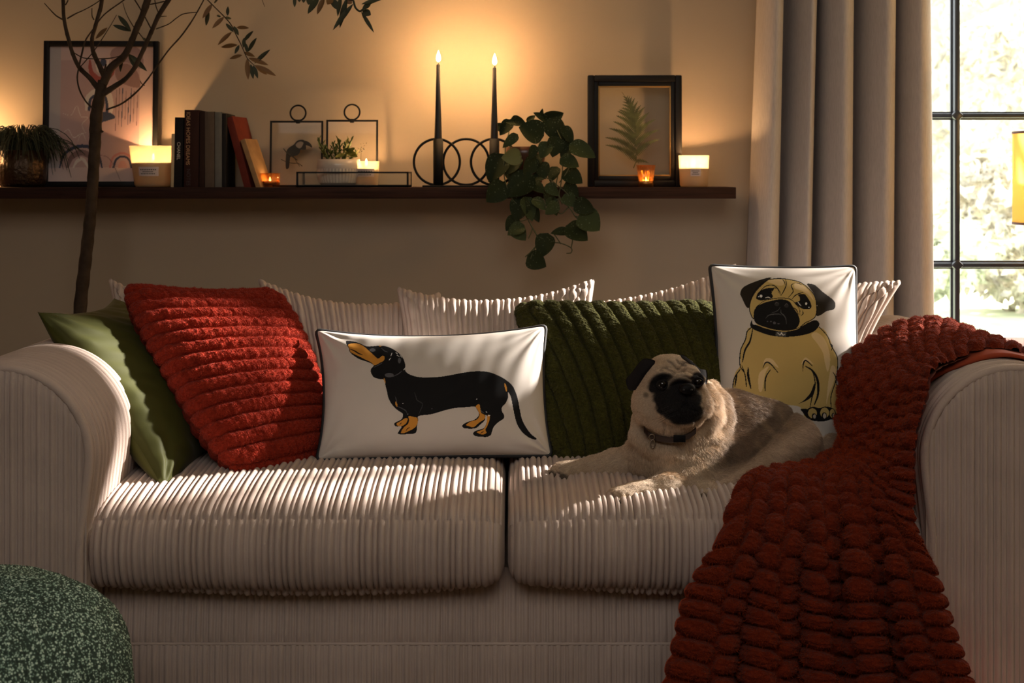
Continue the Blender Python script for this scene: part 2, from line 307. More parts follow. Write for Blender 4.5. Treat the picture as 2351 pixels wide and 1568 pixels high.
# arms
def arm(sg, xc):
    a = sg                                     # sg=-1 left arm, +1 right arm; xc = crest x
    R = .170; zc = .629; ang = np.linspace(0, math.radians(215), 60)
    arc = [(xc-a*(R-.02), .03), (xc-a*(R-.02), .3), (xc-a*(R-.018), .48)]+[(xc-a*R*math.cos(t), zc+R*math.sin(t)) for t in ang]
    ex = arc[-1]; arc += [(xc+a*R*.62, .45), (xc+a*R*.6, .03)]
    arc = np.array(arc); sl_ = np.concatenate([[0], np.cumsum(np.linalg.norm(np.diff(arc, axis=0), axis=1))]); u_ = np.linspace(0, sl_[-1], 200)
    arc = np.stack([np.interp(u_, sl_, arc[:, 0]), np.interp(u_, sl_, arc[:, 1])], 1)
    for _ in range(12): arc[1:-1] = (arc[:-2]+arc[1:-1]*2+arc[2:])/4
    T = np.gradient(arc, axis=0); N = np.stack([-T[:, 1], T[:, 0]], 1)*(1 if a > 0 else -1); N /= np.linalg.norm(N, axis=1, keepdims=True)
    if N[int(np.argmax(arc[:, 1]))][1] < 0: N = -N
    ys = np.arange(2.668, 3.56, .002); n = len(ys); f = 1-np.clip((2.705-ys)/.037, 0, 1)
    off = .012*np.sqrt(np.clip(f, 0, 1))-.012; rr = rib(ys, .1)*RA
    V = np.zeros((len(arc), n, 3)); V[..., 0] = arc[:, 0][:, None]+N[:, 0][:, None]*(off+rr); V[..., 2] = arc[:, 1][:, None]+N[:, 1][:, None]*(off+rr); V[..., 1] = ys
    am = mesh_from('arm', V.reshape(-1, 3), gfaces(len(arc), n, flip=(a < 0)), M_cord, sofa)
    # front facing of vertical wales
    x0, x1 = arc[:, 0].min()+.004, arc[:, 0].max()-.004
    def ztop(x):
        d = np.clip(np.abs(x-xc)/R, 0, 1); return zc+R*np.sqrt(1-d**2)-.006
    def zbot(x):
        o = (x-xc)*a; return np.where(o > R*.6, np.minimum(zc-R*np.sqrt(np.clip(1-(o/R)**2, 0, 1))+.004, ztop(x)), .03)
    fc = rib_panel('arm_facing', x0, x1, lambda x: (zbot(x), ztop(x)), lambda x, z: 2.672-.010*np.clip(1-((x-xc)/R)**2, 0, 1), am, .3, 40, 6)
    pp = np.stack([arc[:, 0]-N[:, 0]*.002, np.full(len(arc), 2.668), arc[:, 1]-N[:, 1]*.002], 1)
    MB().tube(pp[3:-2], .0085, 10).build('arm_piping', M_cord, am)
    # rear closing panel
    q = [(p[0], 3.555, p[1]) for p in arc]; mesh_from('arm_back', q, [list(range(len(q)))], M_cord, am, False)
arm(-1, -.952); arm(1, .932)
# back frame
xs = np.arange(-.80, .79, .002); prf = spline([(3.38, .36), (3.40, .55), (3.43, .70), (3.47, .765), (3.53, .77), (3.575, .72), (3.585, .4), (3.585, .06)], 50)
V = np.zeros((50, len(xs), 3)); V[..., 0] = xs; V[..., 1] = prf[:, 0][:, None]; V[..., 2] = prf[:, 1][:, None]; Nn = gnormals(V)
sgn = -1 if Nn[10, 10, 1] > 0 else 1; V = V+Nn*sgn*(rib(xs)*RA)[None, :, None]
mesh_from('back_frame', V.reshape(-1, 3), gfaces(50, len(xs)), M_cord, sofa)
for x in (-.95, .93):
    for y in (2.74, 3.5): MB().box((x-.03, y-.03, 0), (x+.03, y+.03, .04), bev=.004).build('foot', M_walnut, sofa, False)

# ---------------------------------------------------------------- cushions
def pillow(name, corners, thick, label, cat, mat_, nu=120, nv=120, bows=(0, 0, 0, 0), relief=None, paint=None, group=None, wr=.004, seed=0, erel=0, piping=None, power=.42, back=1.0, ear=.0, wrs=9, backmat=None, round_=0):
    """corners TL,TR,BR,BL; bows = inward pull of top,right,bottom,left edges (m)"""
    TL, TR, BR, BL = [np.array(c, float) for c in corners]
    u = np.linspace(-1, 1, nu); v = np.linspace(-1, 1, nv); U, Vv = np.meshgrid(u, v, indexing='ij')
    a = (U+1)/2; b = (Vv+1)/2      # b: 0 bottom, 1 top
    base = ((1-a)*(1-b))[..., None]*BL+(a*(1-b))[..., None]*BR+((1-a)*b)[..., None]*TL+(a*b)[..., None]*TR
    ex = (TR+BR-TL-BL)/2; ez = (TL+TR-BL-BR)/2; w = np.linalg.norm(ex); h = np.linalg.norm(ez); ex /= w; ez /= h
    n = np.cross(ex, ez); n /= np.linalg.norm(n)        # faces the viewer for TL..TR left-to-right
    if n[1] > 0: n = -n
    e = lambda q: np.clip(1-np.abs(q)**2.2, 0, 1)
    bt, br, bb, bl = bows
    base = base-(bt*b**1.5*e(U))[..., None]*ez+(bb*(1-b)**1.5*e(U))[..., None]*ez-(br*a**1.5*e(Vv))[..., None]*ex+(bl*(1-a)**1.5*e(Vv))[..., None]*ex
    if round_:
        s = (np.abs(U)*np.abs(Vv))**6*round_; base = base-(np.sign(U)*s)[..., None]*ex-(np.sign(Vv)*s)[..., None]*ez
    if erel:
        rm = np.clip(1-np.maximum(np.abs(U), np.abs(Vv)), 0, 1); wt = np.exp(-rm*9); rl = relief(U*w/2, Vv*h/2)*erel*wt
        base = base+(rl*(np.abs(Vv) >= np.abs(U))*np.sign(Vv))[..., None]*ez+(rl*(np.abs(U) > np.abs(Vv))*np.sign(U))[..., None]*ex
    pf = np.clip((1-U**2)*(1-Vv**2), 0, 1)**power
    rim = np.clip(1-np.maximum(np.abs(U), np.abs(Vv)), 0, 1)
    wrk = wr*(vnoise(np.stack([U*w/2, Vv*h/2], -1), wrs*6, seed)*(.5+.9*np.exp(-rim*7)))*np.clip(rim*8, 0, 1)
    X = U*w/2; Z = Vv*h/2
    for q_, (su, sv) in enumerate(((-1, -1), (-1, 1), (1, -1), (1, 1))):      # tension creases fanning out of the corners
        dx_, dz_ = (su*w/2-X)*su, (sv*h/2-Z)*sv; dd = np.hypot(dx_, dz_); th = np.arctan2(dz_, dx_+1e-9)
        wrk = wrk+wr*.8*np.sin(th*(9+2*q_)+seed+q_*1.7)*np.exp(-(dd/.10)**2)*np.clip(dd/.03, 0, 1)*np.clip(rim*10, 0, 1)
    fr_ = base+(thick/2*pf+wrk)[..., None]*n; bk = base-(thick/2*pf*back)[..., None]*n
    if relief is not None:
        N = gnormals(fr_); N = N*np.sign(np.sum(N*n, -1, keepdims=True)+1e-9); fade = np.clip(rim*14, 0, 1)**.5
        fr_ = fr_+N*(relief(X, Z)*(.35+.65*fade))[..., None]; bk = bk-n*(relief(X, Z)*fade)[..., None]
    Vs = np.concatenate([fr_.reshape(-1, 3), bk.reshape(-1, 3)])
    fl = np.dot(np.cross(fr_[1, 0]-fr_[0, 0], fr_[0, 1]-fr_[0, 0]), n) < 0
    f1 = gfaces(nu, nv, flip=bool(fl)); f2 = gfaces(nu, nv, flip=not fl)+nu*nv
    # side stitches joining the two faces
    ring = [i*nv for i in range(nu)]+[(nu-1)*nv+j for j in range(1, nv)]+[i*nv+nv-1 for i in range(nu-2, -1, -1)]+[j for j in range(nv-2, 0, -1)]
    ring = np.array(ring); r2 = np.roll(ring, -1); st = np.stack([ring, r2, r2+nu*nv, ring+nu*nv], 1)
    if fl: st = st
    cols = None
    if paint is not None:
        cf = paint(PROJ(fr_).reshape(-1, 2), X.ravel(), Z.ravel()); cb = np.repeat(cf[:1]*0+np.array(paint.back), len(cf), 0); cols = np.concatenate([cf, cb])
    root = tag(mesh_from(name, Vs, np.concatenate([f1, f2, st]), mat_, None, True, cols=cols), label, cat, group)
    if piping:
        pts = (fr_.reshape(-1, 3)[ring]+bk.reshape(-1, 3)[ring])/2; c = pts.mean(0)
        step = max(1, len(pts)//260); pts = pts[::step]
        q = pts.copy()
        for _ in range(2): q = (np.roll(q, 1, 0)+q+np.roll(q, -1, 0))/3
        MB().tube(q, piping[1], 8, closed=True).build('piping', piping[0], root)
    root['_'] = 0; del root['_']
    return root, fr_, n
cr = lambda X, Z: rib(X, .2)*RA
def back_cushion(c, thick, label, bows, seed, rel=cr, **k):
    pillow('back_cushion', c, thick, label, 'cushion', M_cord, 260, 60, bows, rel, group='corduroy back cushions of the sofa', seed=seed, wr=.003, power=.36, **k)
back_cushion([P(252, 640, 3.44), P(690, 705, 3.46), P(700, 1010, 3.34), P(300, 1010, 3.34)], .14, 'corduroy back cushion at the left end, mostly behind the red ribbed cushion', (.05, .01, 0, .012), 11)
back_cushion([P(592, 640, 3.40), P(1010, 672, 3.46), P(1010, 1030, 3.34), P(640, 1020, 3.32)], .15, 'corduroy back cushion with a pointed left ear, between red cushion and centre cushion', (.048, .01, 0, .02), 12)
back_cushion([P(914, 660, 3.38), P(1364, 640, 3.38), P(1352, 1030, 3.28), P(942, 1030, 3.28)], .16, 'corduroy back cushion in the centre, behind the dachshund cushion', (.045, .012, 0, .012), 13)
back_cushion([P(1290, 694, 3.44), P(1690, 606, 3.44), P(1690, 1030, 3.34), P(1300, 1030, 3.34)], .14, 'corduroy back cushion behind the green ribbed cushion', (.030, .01, 0, .01), 14)
back_cushion([P(1755, 662, 3.40), P(2068, 645, 3.36), P(1935, 960, 3.30), P(1640, 985, 3.32)], .15, 'corduroy back cushion at the right end, behind the pug print cushion', (.006, .022, 0, .0), 15)
M_velvet = mat('green_velvet', (.045, .047, .007), .65, spec=.2, sheen=.06, bump=(300, .2, .0006))
pillow('velvet_cushion', [P(86, 716, 2.97), (-.93, 3.36, .865), P(505, 1010, 3.26), P(376, 1124, 2.87)], .17, 'plain olive green velvet cushion leaning on the left sofa arm', 'cushion', M_velvet, 120, 120, (.03, -.005, .0, .03), wr=.0055, seed=21, power=.5, wrs=4)
M_red = mat('red_plush', (.28, .024, .010), .95, spec=.1, sheen=.05, bump=(260, 1, .006), var=(120, .2))
M_gplush = mat('green_plush', (.05, .048, .009), .95, spec=.1, sheen=.05, bump=(260, 1, .006), var=(120, .25))
def tuft(X, Z, s): return .0013*vnoise(np.stack([X, Z], -1), 160, s)+.0012*vnoise(np.stack([X, Z], -1), 420, s+1)
def bigrib(q, per, amp):
    p = (q/per) % 1; return amp*np.power(np.maximum(1-np.abs(2*p-1)**2.6, 0), .5)
RED_O, RED_V, _ = pillow('ribbed_cushion', [P(284, 662, 3.14), P(628, 672, 3.30), P(752, 1040, 3.16), P(540, 1092, 2.96)], .17, 'rust red plush cushion with horizontal ribs beside the olive velvet one', 'cushion', M_red, 260, 300, (.026, -.014, -.006, -.015),
       lambda X, Z: bigrib(Z+.0*X, .0295, .0165)+tuft(X, Z, 3), seed=22, erel=.6, wr=.002, power=.45, group='plush ribbed cushions', round_=.01)
GRN_O, GRN_V, _ = pillow('ribbed_cushion', [P(1186, 702, 3.30), P(1638, 700, 3.36), P(1665, 1050, 3.20), P(1262, 1066, 3.10)], .17, 'dark olive plush cushion with upright ribs behind the real pug', 'cushion', M_gplush, 300, 260, (.016, -.01, 0, .012),
       lambda X, Z: bigrib(X+.035*(Z/.2), .0335, .0155)+tuft(X, Z, 5), seed=23, erel=.7, wr=.002, power=.45, group='plush ribbed cushions', round_=.01)
# printed cushions
def inpoly(pts, poly):
    poly = np.asarray(poly, float); x, y = pts[:, 0], pts[:, 1]; r = np.zeros(len(pts), bool)
    mn, mx = poly.min(0), poly.max(0); s = np.where((x >= mn[0]) & (x <= mx[0]) & (y >= mn[1]) & (y <= mx[1]))[0]
    if not len(s): return r
    xs_, ys_ = x[s], y[s]; c = np.zeros(len(s), bool); j = len(poly)-1
    for i in range(len(poly)):
        xi, yi = poly[i]; xj, yj = poly[j]
        if yi != yj: c ^= ((yi > ys_) != (yj > ys_)) & (xs_ < (xj-xi)*(ys_-yi)/(yj-yi)+xi)
        j = i
    r[s] = c; return r
def onstroke(pts, line, w, taper=False):
    line = spline(line, max(8, len(line)*6)); r = np.zeros(len(pts), bool); n = len(line)
    for k in range(n-1):
        a, b = line[k], line[k+1]; ww = w/2*(1 if not taper else .35+.65*math.sin(math.pi*(k+.5)/n))
        s = np.where((np.abs(pts[:, 0]-(a[0]+b[0])/2) < abs(a[0]-b[0])/2+ww) & (np.abs(pts[:, 1]-(a[1]+b[1])/2) < abs(a[1]-b[1])/2+ww))[0]
        if not len(s): continue
        d = b-a; L = max(d@d, 1e-9); t = np.clip(((pts[s]-a)@d)/L, 0, 1); q = pts[s]-a-t[:, None]*d; r[s] |= (q**2).sum(1) < ww*ww
    return r
def painter(ops, base, org, sc, back=None):
    def f(px, X=None, Z=None):
        q = (px-np.array(org))*sc; c = np.repeat(np.array([base], float), len(q), 0)
        for kind, data, col, *w in ops:
            if kind == 'p': m = inpoly(q, spline(data, len(data)*4, True))
            elif kind == 'P': m = inpoly(q, data)
            elif kind == 's': m = onstroke(q, data, w[0], True)
            elif kind == 'S': m = onstroke(q, data, w[0])
            else: m = ((q[:, 0]-data[0])/data[2])**2+((q[:, 1]-data[1])/data[3])**2 < 1
            c[m] = col
        return c
    f.back = back or base; return f
BK = (.006, .006, .007); TAN = (.55, .24, .035); OFF = (.55, .50, .455); GR = (.09, .09, .10); WH = (.75, .73, .7)
dach = [('p', [(380,222),(400,212),(470,222),(520,240),(570,262),(640,262),(700,258),(760,265),(820,290),(870,325),(905,360),(925,400),(935,440),(932,480),(950,510),(1000,535),(1080,552),(1200,552),(1320,538),(1440,515),(1540,500),(1640,495),(1730,508),(1820,545),(1890,590),(1935,635),(1965,700),(1985,770),(2000,850),(2020,940),(2060,1020),(2110,1085),(2155,1120),(2140,1132),(2080,1110),(2020,1060),(1975,990),(1950,900),(1930,800),(1915,730),(1890,690),(1890,740),(1870,790),(1835,830),(1835,870),(1852,900),(1850,935),(1800,970),(1760,1010),(1740,1060),(1730,1090),(1690,1108),(1640,1105),(1590,1100),(1565,1080),(1580,1055),(1620,1040),(1670,1020),(1695,960),(1700,920),(1680,905),(1675,950),(1640,985),(1600,1020),(1560,1030),(1520,1030),(1480,1025),(1462,1005),(1480,985),(1520,965),(1570,950),(1610,920),(1620,890),(1600,850),(1580,825),(1500,830),(1400,838),(1300,860),(1180,895),(1060,912),(1055,950),(1045,1000),(1040,1050),(1020,1075),(960,1080),(900,1085),(865,1075),(880,1045),(900,1010),(850,1010),(830,990),(845,970),(880,955),(905,935),(912,895),(880,870),(840,840),(800,790),(775,740),(765,690),(750,630),(735,575),(690,568),(640,550),(615,510),(615,475),(640,445),(620,425),(570,405),(500,380),(440,340),(415,310),(410,285),(395,260)], BK),
 ('p', [(402,250),(440,237),(500,240),(550,265),(590,300),(640,345),(680,378),(720,352),(742,362),(735,395),(700,415),(650,440),(620,415),(560,385),(500,355),(430,320),(418,298),(410,275)], TAN),
 ('s', [(415,288),(460,305),(500,330),(535,343)], BK, 12), ('s', [(690,260),(710,262)], TAN, 8),
 ('p', [(965,915),(1010,920),(1048,935),(1045,990),(1010,1030),(960,1055),(920,1072),(895,1070),(905,1040),(930,1010),(960,985),(970,950)], TAN),
 ('p', [(955,935),(945,975),(905,1005),(860,1000),(855,980),(890,960),(930,935)], TAN), ('s', [(940,1050),(955,1030),(975,1020)], BK, 8), ('s', [(880,995),(900,975)], BK, 7),
 ('p', [(1590,822),(1625,805),(1640,880),(1675,905),(1670,940),(1620,975),(1570,1015),(1520,1005),(1500,995),(1540,965),(1600,945),(1625,905),(1610,860)], TAN),
 ('p', [(1700,905),(1722,910),(1715,960),(1695,1010),(1680,1040),(1690,1070),(1650,1085),(1610,1070),(1600,1060),(1640,1045),(1670,1025),(1690,980)], TAN), ('s', [(1630,1075),(1665,1055)], BK, 7),
 ('s', [(1860,612),(1868,640),(1876,680)], TAN, 18), ('s', [(845,780),(850,800),(858,822)], TAN, 16), ('s', [(736,560),(742,580),(748,606)], TAN, 10),
 ('e', (630,298,28,16), GR), ('e', (785,532,42,20), GR), ('e', (880,395,14,26), GR),
 ('s', [(712,280),(740,305),(770,318)], GR, 7), ('s', [(780,395),(800,372)], WH, 6), ('s', [(800,355),(810,325)], WH, 6), ('s', [(845,320),(862,336)], WH, 8), ('s', [(885,345),(905,370)], WH, 5), ('s', [(855,345),(880,360)], WH, 5),
 ('s', [(820,545),(870,520),(900,495)], GR, 8), ('s', [(920,485),(930,470)], WH, 6), ('s', [(640,460),(680,440),(720,418)], GR, 6),
 ('s', [(840,730),(850,760),(855,790)], GR, 7), ('s', [(860,822),(900,840),(935,860),(950,885)], GR, 7), ('s', [(1018,690),(1030,720),(1045,765),(1095,800),(1075,860),(1058,900)], (.05,.05,.05), 7),
 ('s', [(1630,845),(1645,870),(1665,882)], GR, 7), ('s', [(1685,870),(1695,880)], WH, 6), ('e', (1600,755,6,5), WH), ('e', (912,794,5,4), WH), ('e', (1182,845,6,4), GR), ('e', (957,895,9,5), GR), ('e', (1715,908,10,6), WH)]
M_print = mat('printed_cotton', rough=.85, spec=.2, vcol=True, bump=(900, .2, .0004))
M_pipe = mat('black_piping', (.01, .01, .012), .7)
pillow('lumbar_cushion', [P(726, 758, 3.19), P(1253, 748, 3.19), P(1266, 1046, 3.09), P(728, 1056, 3.06)], .13, 'oblong off-white cushion printed with a black and tan dachshund', 'cushion', M_print, 560, 320, (.022, .012, .003, .018), None, painter(dach, OFF, (700, 730), 4.0534),
       group='dog print cushions', seed=31, wr=.0032, piping=(M_pipe, .0055), power=.40, wrs=4)
PT = (.50, .36, .13); PL = (.66, .50, .27); PD = (.02, .015, .01)
pug = [('p', [(470,600),(430,640),(415,710),(385,770),(370,830),(372,930),(330,990),(305,1110),(310,1200),(400,1250),(600,1260),(850,1275),(910,1320),(940,1380),(1180,1385),(1280,1340),(1302,1260),(1265,1170),(1195,1090),(1190,1010),(1205,930),(1200,850),(1160,760),(1130,690),(1050,600),(760,560)], PT),
 ('p', [(980,670),(1020,645),(1085,690),(1130,790),(1142,900),(1120,985),(1095,900),(1080,820),(1030,740)], PL), ('p', [(1150,940),(1190,960),(1170,1080),(1130,1180),(1110,1260),(1120,1120)], PL),
 ('p', [(530,1010),(580,955),(615,940),(585,1000),(560,1140),(530,1140)], PL), ('p', [(575,890),(600,865),(650,880),(700,950),(640,915),(600,905),(570,930)], PL), ('p', [(895,920),(920,865),(950,870),(1000,920),(960,900),(925,900)], PL), ('p', [(1215,1260),(1235,1200),(1255,1215),(1240,1280)], PL),
 ('p', [(600,195),(700,184),(800,195),(900,225),(960,265),(1010,340),(1025,420),(1015,510),(960,560),(880,600),(700,640),(540,600),(480,520),(450,440),(470,340),(520,260)], PT),
 ('p', [(600,205),(700,190),(745,205),(740,240),(700,245),(640,225)], PL), ('p', [(840,225),(900,240),(960,290),(1000,370),(960,330),(900,290),(840,270)], PL),
 ('p', [(640,176),(560,190),(410,250),(372,310),(390,360),(425,430),(450,430),(470,360),(520,280),(590,215)], PD), ('p', [(945,230),(1010,240),(1080,300),(1170,370),(1187,415),(1170,450),(1110,465),(1060,498),(1022,500),(1030,420),(1010,330),(965,265)], PD),
 ('p', [(470,540),(480,575),(520,585),(600,615),(750,632),(880,600),(960,560),(1020,540),(1050,580),(1000,640),(880,675),(740,685),(600,665),(465,605)], BK),
 ('s', [(540,592),(640,622),(750,636),(850,620),(900,590)], PT, 6),
 ('p', [(487,480),(510,430),(570,395),(640,375),(720,362),(790,380),(830,440),(870,500),(880,560),(850,610),(780,632),(680,625),(580,600),(500,560)], BK),
 ('p', [(508,345),(530,300),(590,270),(660,268),(640,310),(655,345),(600,365),(550,372),(515,362)], BK), ('p', [(868,325),(920,318),(950,350),(978,400),(975,440),(920,447),(880,430),(838,395),(885,370)], BK),
 ('s', [(640,290),(660,320),(650,350),(690,310)], PT, 7), ('s', [(860,330),(880,350),(850,380)], PT, 6),
 ('s', [(535,300),(590,250),(660,245),(705,290),(715,330)], BK, 9), ('s', [(650,265),(690,270),(700,310)], BK, 7), ('s', [(760,188),(765,240),(745,290),(722,328)], BK, 9), ('s', [(835,222),(808,245),(825,295),(785,345)], BK, 9), ('s', [(735,195),(750,215),(755,235)], BK, 8), ('s', [(835,222),(870,225),(900,240)], BK, 6),
 ('s', [(815,360),(850,325),(910,302)], BK, 9), ('s', [(520,420),(570,380),(640,360),(720,352),(800,362),(850,405),(880,450),(882,500)], BK, 7), ('s', [(810,425),(850,450),(870,490)], BK, 8), ('s', [(905,460),(910,485),(890,505)], BK, 8),
 ('S', [(600,195),(520,260),(470,340),(450,440),(470,510),(485,530)], BK, 8), ('S', [(600,195),(700,184),(800,195),(900,225),(1000,320),(1025,420),(1015,510),(960,550),(935,560),(885,600)], BK, 7), ('s', [(500,470),(510,430),(545,400)], BK, 8),
 ('s', [(720,450),(722,480),(745,500),(762,530),(768,572)], (.1,.1,.1), 8), ('s', [(590,525),(620,498),(690,488),(722,496)], (.1,.1,.1), 8), ('s', [(640,480),(690,460),(715,430)], (.08,.08,.08), 6), ('e', (685,405,20,16), (.03,.03,.03)), ('e', (768,418,18,16), (.03,.03,.03)), ('s', [(668,405),(680,390),(700,395)], (.12,.1,.1), 5), ('s', [(750,420),(765,400),(780,410)], (.12,.1,.1), 5),
 ('e', (605,552,6,5), GR), ('e', (635,553,7,6), GR), ('e', (665,565,12,12), GR), ('e', (700,572,10,5), GR),
 ('e', (550,335,12,12), WH), ('s', [(585,350),(610,345),(630,352)], WH, 6), ('s', [(865,385),(880,405),(892,418)], WH, 7), ('e', (937,400,9,10), WH), ('e', (960,432,7,5), WH), ('e', (530,340,5,5), WH),
 ('P', [(675,640),(765,642),(765,682),(675,678)], (.07,.07,.07)), ('s', [(690,648),(712,668),(725,650),(735,668),(755,664)], WH, 7),
 ('S', [(465,605),(430,640),(415,710),(375,800),(370,930),(410,1000),(425,1110)], BK, 9), ('s', [(480,610),(455,720),(412,800),(390,900)], BK, 16), ('s', [(440,950),(440,1020),(462,1125)], BK, 20), ('S', [(370,965),(325,1030),(308,1110),(310,1200),(400,1250)], BK, 9), ('s', [(385,930),(400,970),(412,1000)], BK, 9), ('s', [(345,990),(335,1050),(325,1110)], BK, 14),
 ('s', [(565,950),(590,905),(630,915),(695,990)], BK, 12), ('s', [(632,965),(595,1020),(583,1090),(585,1150)], BK, 12), ('s', [(907,980),(912,915),(935,887),(990,935)], BK, 12), ('s', [(930,935),(985,970),(1025,1030),(1040,1100),(1035,1190),(1008,1262)], BK, 22), ('s', [(990,980),(1010,1050),(1010,1120),(985,1210),(970,1285)], BK, 11),
 ('p', [(1005,1085),(1012,1130),(990,1190),(940,1230),(880,1255),(850,1270),(920,1225),(975,1160)], BK),
 ('S', [(1050,600),(1120,680),(1150,760),(1200,850),(1206,940),(1190,1060),(1150,1190),(1150,1290)], BK, 8), ('s', [(1165,985),(1190,1030),(1195,1085)], BK, 10), ('s', [(1140,740),(1160,760),(1155,800)], BK, 9), ('S', [(1195,1090),(1260,1165),(1298,1240),(1290,1330)], BK, 8),
 ('p', [(890,1300),(960,1310),(940,1370),(905,1330)], BK), ('p', [(1190,1350),(1250,1310),(1300,1295),(1285,1345),(1210,1375)], BK),
 ('p', [(940,1380),(930,1330),(960,1295),(1000,1283),(1050,1295),(1100,1280),(1150,1290),(1180,1310),(1205,1385),(1150,1392),(1090,1408),(1000,1405)], BK),
 ('e', (990,1338,38,42), PT), ('e', (1095,1335,38,44), PT), ('e', (1160,1340,22,38), PT), ('e', (1005,1365,20,26), BK), ('e', (1092,1360,22,30), BK), ('e', (1168,1358,14,22), BK), ('e', (1008,1366,12,18), (.45,.38,.3)), ('e', (1094,1362,14,22), (.5,.42,.34)), ('e', (1170,1358,8,16), (.45,.38,.3))]
pillow('square_cushion', [P(1630, 610, 3.30), P(1963, 612, 3.30), P(1972, 1030, 3.20), P(1642, 1040, 3.18)], .13, 'off-white cushion printed with a seated cartoon pug, standing behind the real pug', 'cushion', M_print, 340, 430, (.006, .003, .0, .012), None, painter(pug, OFF, (1600, 590), 3.7325),
       group='dog print cushions', seed=33, wr=.0028, piping=(M_pipe, .0055), power=.40, wrs=4)
# ---------------------------------------------------------------- shelf and what stands on it
SZ = 1.119; SY0, SY1 = 3.87, WY
def X(px, Y): return (px-CX)*Y/F
def Zp(py, Y): return CZ-(py-HY)*Y/F
tag(MB().box((-2.0, SY0, Zp(456, SY0)), (X(1690, SY0), SY1-.002, SZ), bev=.0015).build('wall_shelf', M_walnut, None, 30), 'long dark walnut wall shelf above the sofa', 'shelf')
M_wax = mat('candle_wax', (.75, .62, .42), .5)
def _waxglow():
    nt = M_wax.node_tree; N = nt.nodes; t = N.new('ShaderNodeBsdfTranslucent'); t.inputs[0].default_value = (.95, .72, .45, 1); x = N.new('ShaderNodeMixShader'); x.inputs[0].default_value = .6
    nt.links.new(N['Principled BSDF'].outputs[0], x.inputs[1]); nt.links.new(t.outputs[0], x.inputs[2]); nt.links.new(x.outputs[0], N['Material Output'].inputs[0])
_waxglow(); M_wick = mat('wick', (.02, .015, .01), .9)
M_flame = emis('flame', (1, .62, .22), 30); M_tin = mat('tealight_tin', (.6, .55, .5), .3, metal=1)
FC = (1, .56, .235)
def flame(c, s, parent, en, rad=.006):
    MB().lathe([(0.0003, 0), (s*.16, s*.12), (s*.2, s*.3), (s*.15, s*.6), (s*.06, s*.85), (.0002, s)], c, 12).build('flame', M_flame, parent)
    MB().tube([(c[0], c[1], c[2]-s*.3), (c[0]+.0005, c[1], c[2]+s*.15)], .0009, 6).build('wick', M_wick, parent)
    l = light('flame_light', 'POINT', (0, 0, 0), en, FC, shadow_soft_size=rad); l.parent = parent; l.location = Vector(c)-wloc(parent)+Vector((0, 0, s*.5))
M_jar = thin_glass('milky_glass', (1, .95, .85), .1, .15, diff=.62, dcol=(.85, .74, .55), transl=.62)
def jar_candle(px, Y, r0, r1, h, label, en, labelplate=None, wax=.55):
    x = X(px, Y); t = thing('jar_candle', (x, Y, SZ), label, 'candle', 'lit candles in glass jars')
    g = MB().lathe([(.0, .001), (r0*.93, .001), (r0, .006), (r1, h), (r1-.002, h+.0006), (r1-.0035, h), (r0-.004, .008), (0, .008)], (x, Y, SZ), 40); g.build('glass_jar', M_jar, t)
    hw = h*wax; rw = r0-.005+(r1-r0)*wax
    MB().lathe([(0, .009), (r0-.0055, .009), (rw-.001, hw), (0, hw)], (x, Y, SZ), 32).build('wax', M_wax, t)
    flame((x, Y, SZ+hw+.006), .022, t, en)
    if labelplate:
        w, z0, z1 = labelplate; a = np.linspace(-w, w, 12)-math.pi/2; zz = np.linspace(z0, z1, 6)
        def pt(a_, z): r = r0+(r1-r0)*z/h+.0006; return (x+r*math.cos(a_), Y+r*math.sin(a_), SZ+z)
        mesh_from('label', [pt(q, z) for q in a for z in zz], gfaces(12, 6), mat('paper_label', (.6, .5, .48), .8), t)
        ln = MB()
        for k, (f0, f1) in enumerate([(-.8, .8), (-.55, .5), (-.75, .7)]):
            zc = z1-(z1-z0)*(.3+.22*k); s = 9
            for j in range(s):
                a0 = -math.pi/2+w*(f0+(f1-f0)*j/s); a1 = -math.pi/2+w*(f0+(f1-f0)*(j+.65)/s); q = [pt(a0, zc-.0012), pt(a1, zc-.0012), pt(a1, zc+.0012), pt(a0, zc+.0012)]
                q = [(p[0], p[1]-.0005, p[2]) for p in q]; ln.add(q, [(0, 1, 2, 3)])
        ln.build('lettering', M_pipe, t, False)
    return t
jar_candle(352, 3.938, .050, .0645, .112, 'largest lit candle, in a milky glass jar in front of the abstract print', 4.8, (.5, .03, .055), .6)
jar_candle(841, 3.95, .032, .036, .070, 'small lit candle in a milky jar inside the glass tray', 2.0, (.75, .028, .050), .72)
jar_candle(1593, 3.925, .038, .0415, .086, 'lit candle in a milky glass jar at the right end of the shelf', 5.5, (.35, .03, .05), .62)
M_amber = thin_glass('amber_glass', (.93, .66, .36), .25, .05, diff=.10, dcol=(.8, .4, .12), transl=.7)
def votive(px, Y, r0, r1, h, label, en, ribs):
    x = X(px, Y); t = thing('tealight_holder', (x, Y, SZ), label, 'candle holder', 'amber glass tealight holders')
    MB().lathe([(0, .0005), (r0, .0005), (r0, h*.3), (r1, h), (r1-.002, h), (r0-.0025, h*.32), (r0-.003, .006), (0, .006)], (x, Y, SZ), ribs*6, wob=lambda a: .03*np.cos(ribs*a)).build('glass_cup', M_amber, t)
    MB().lathe([(0, .0065), (.0185, .0065), (.0185, .017), (.0175, .017), (.0175, .012), (0, .012)], (x, Y, SZ), 24).build('tealight', M_tin, t)
    flame((x, Y, SZ+.015), .013, t, en, .004)
votive(620, 3.92, .0255, .027, .038, 'low ribbed amber tealight holder beside the leaning books', .2, 16)
votive(1483, 3.90, .0195, .0255, .060, 'tall tapered amber tealight holder in front of the framed fern', .25, 12)
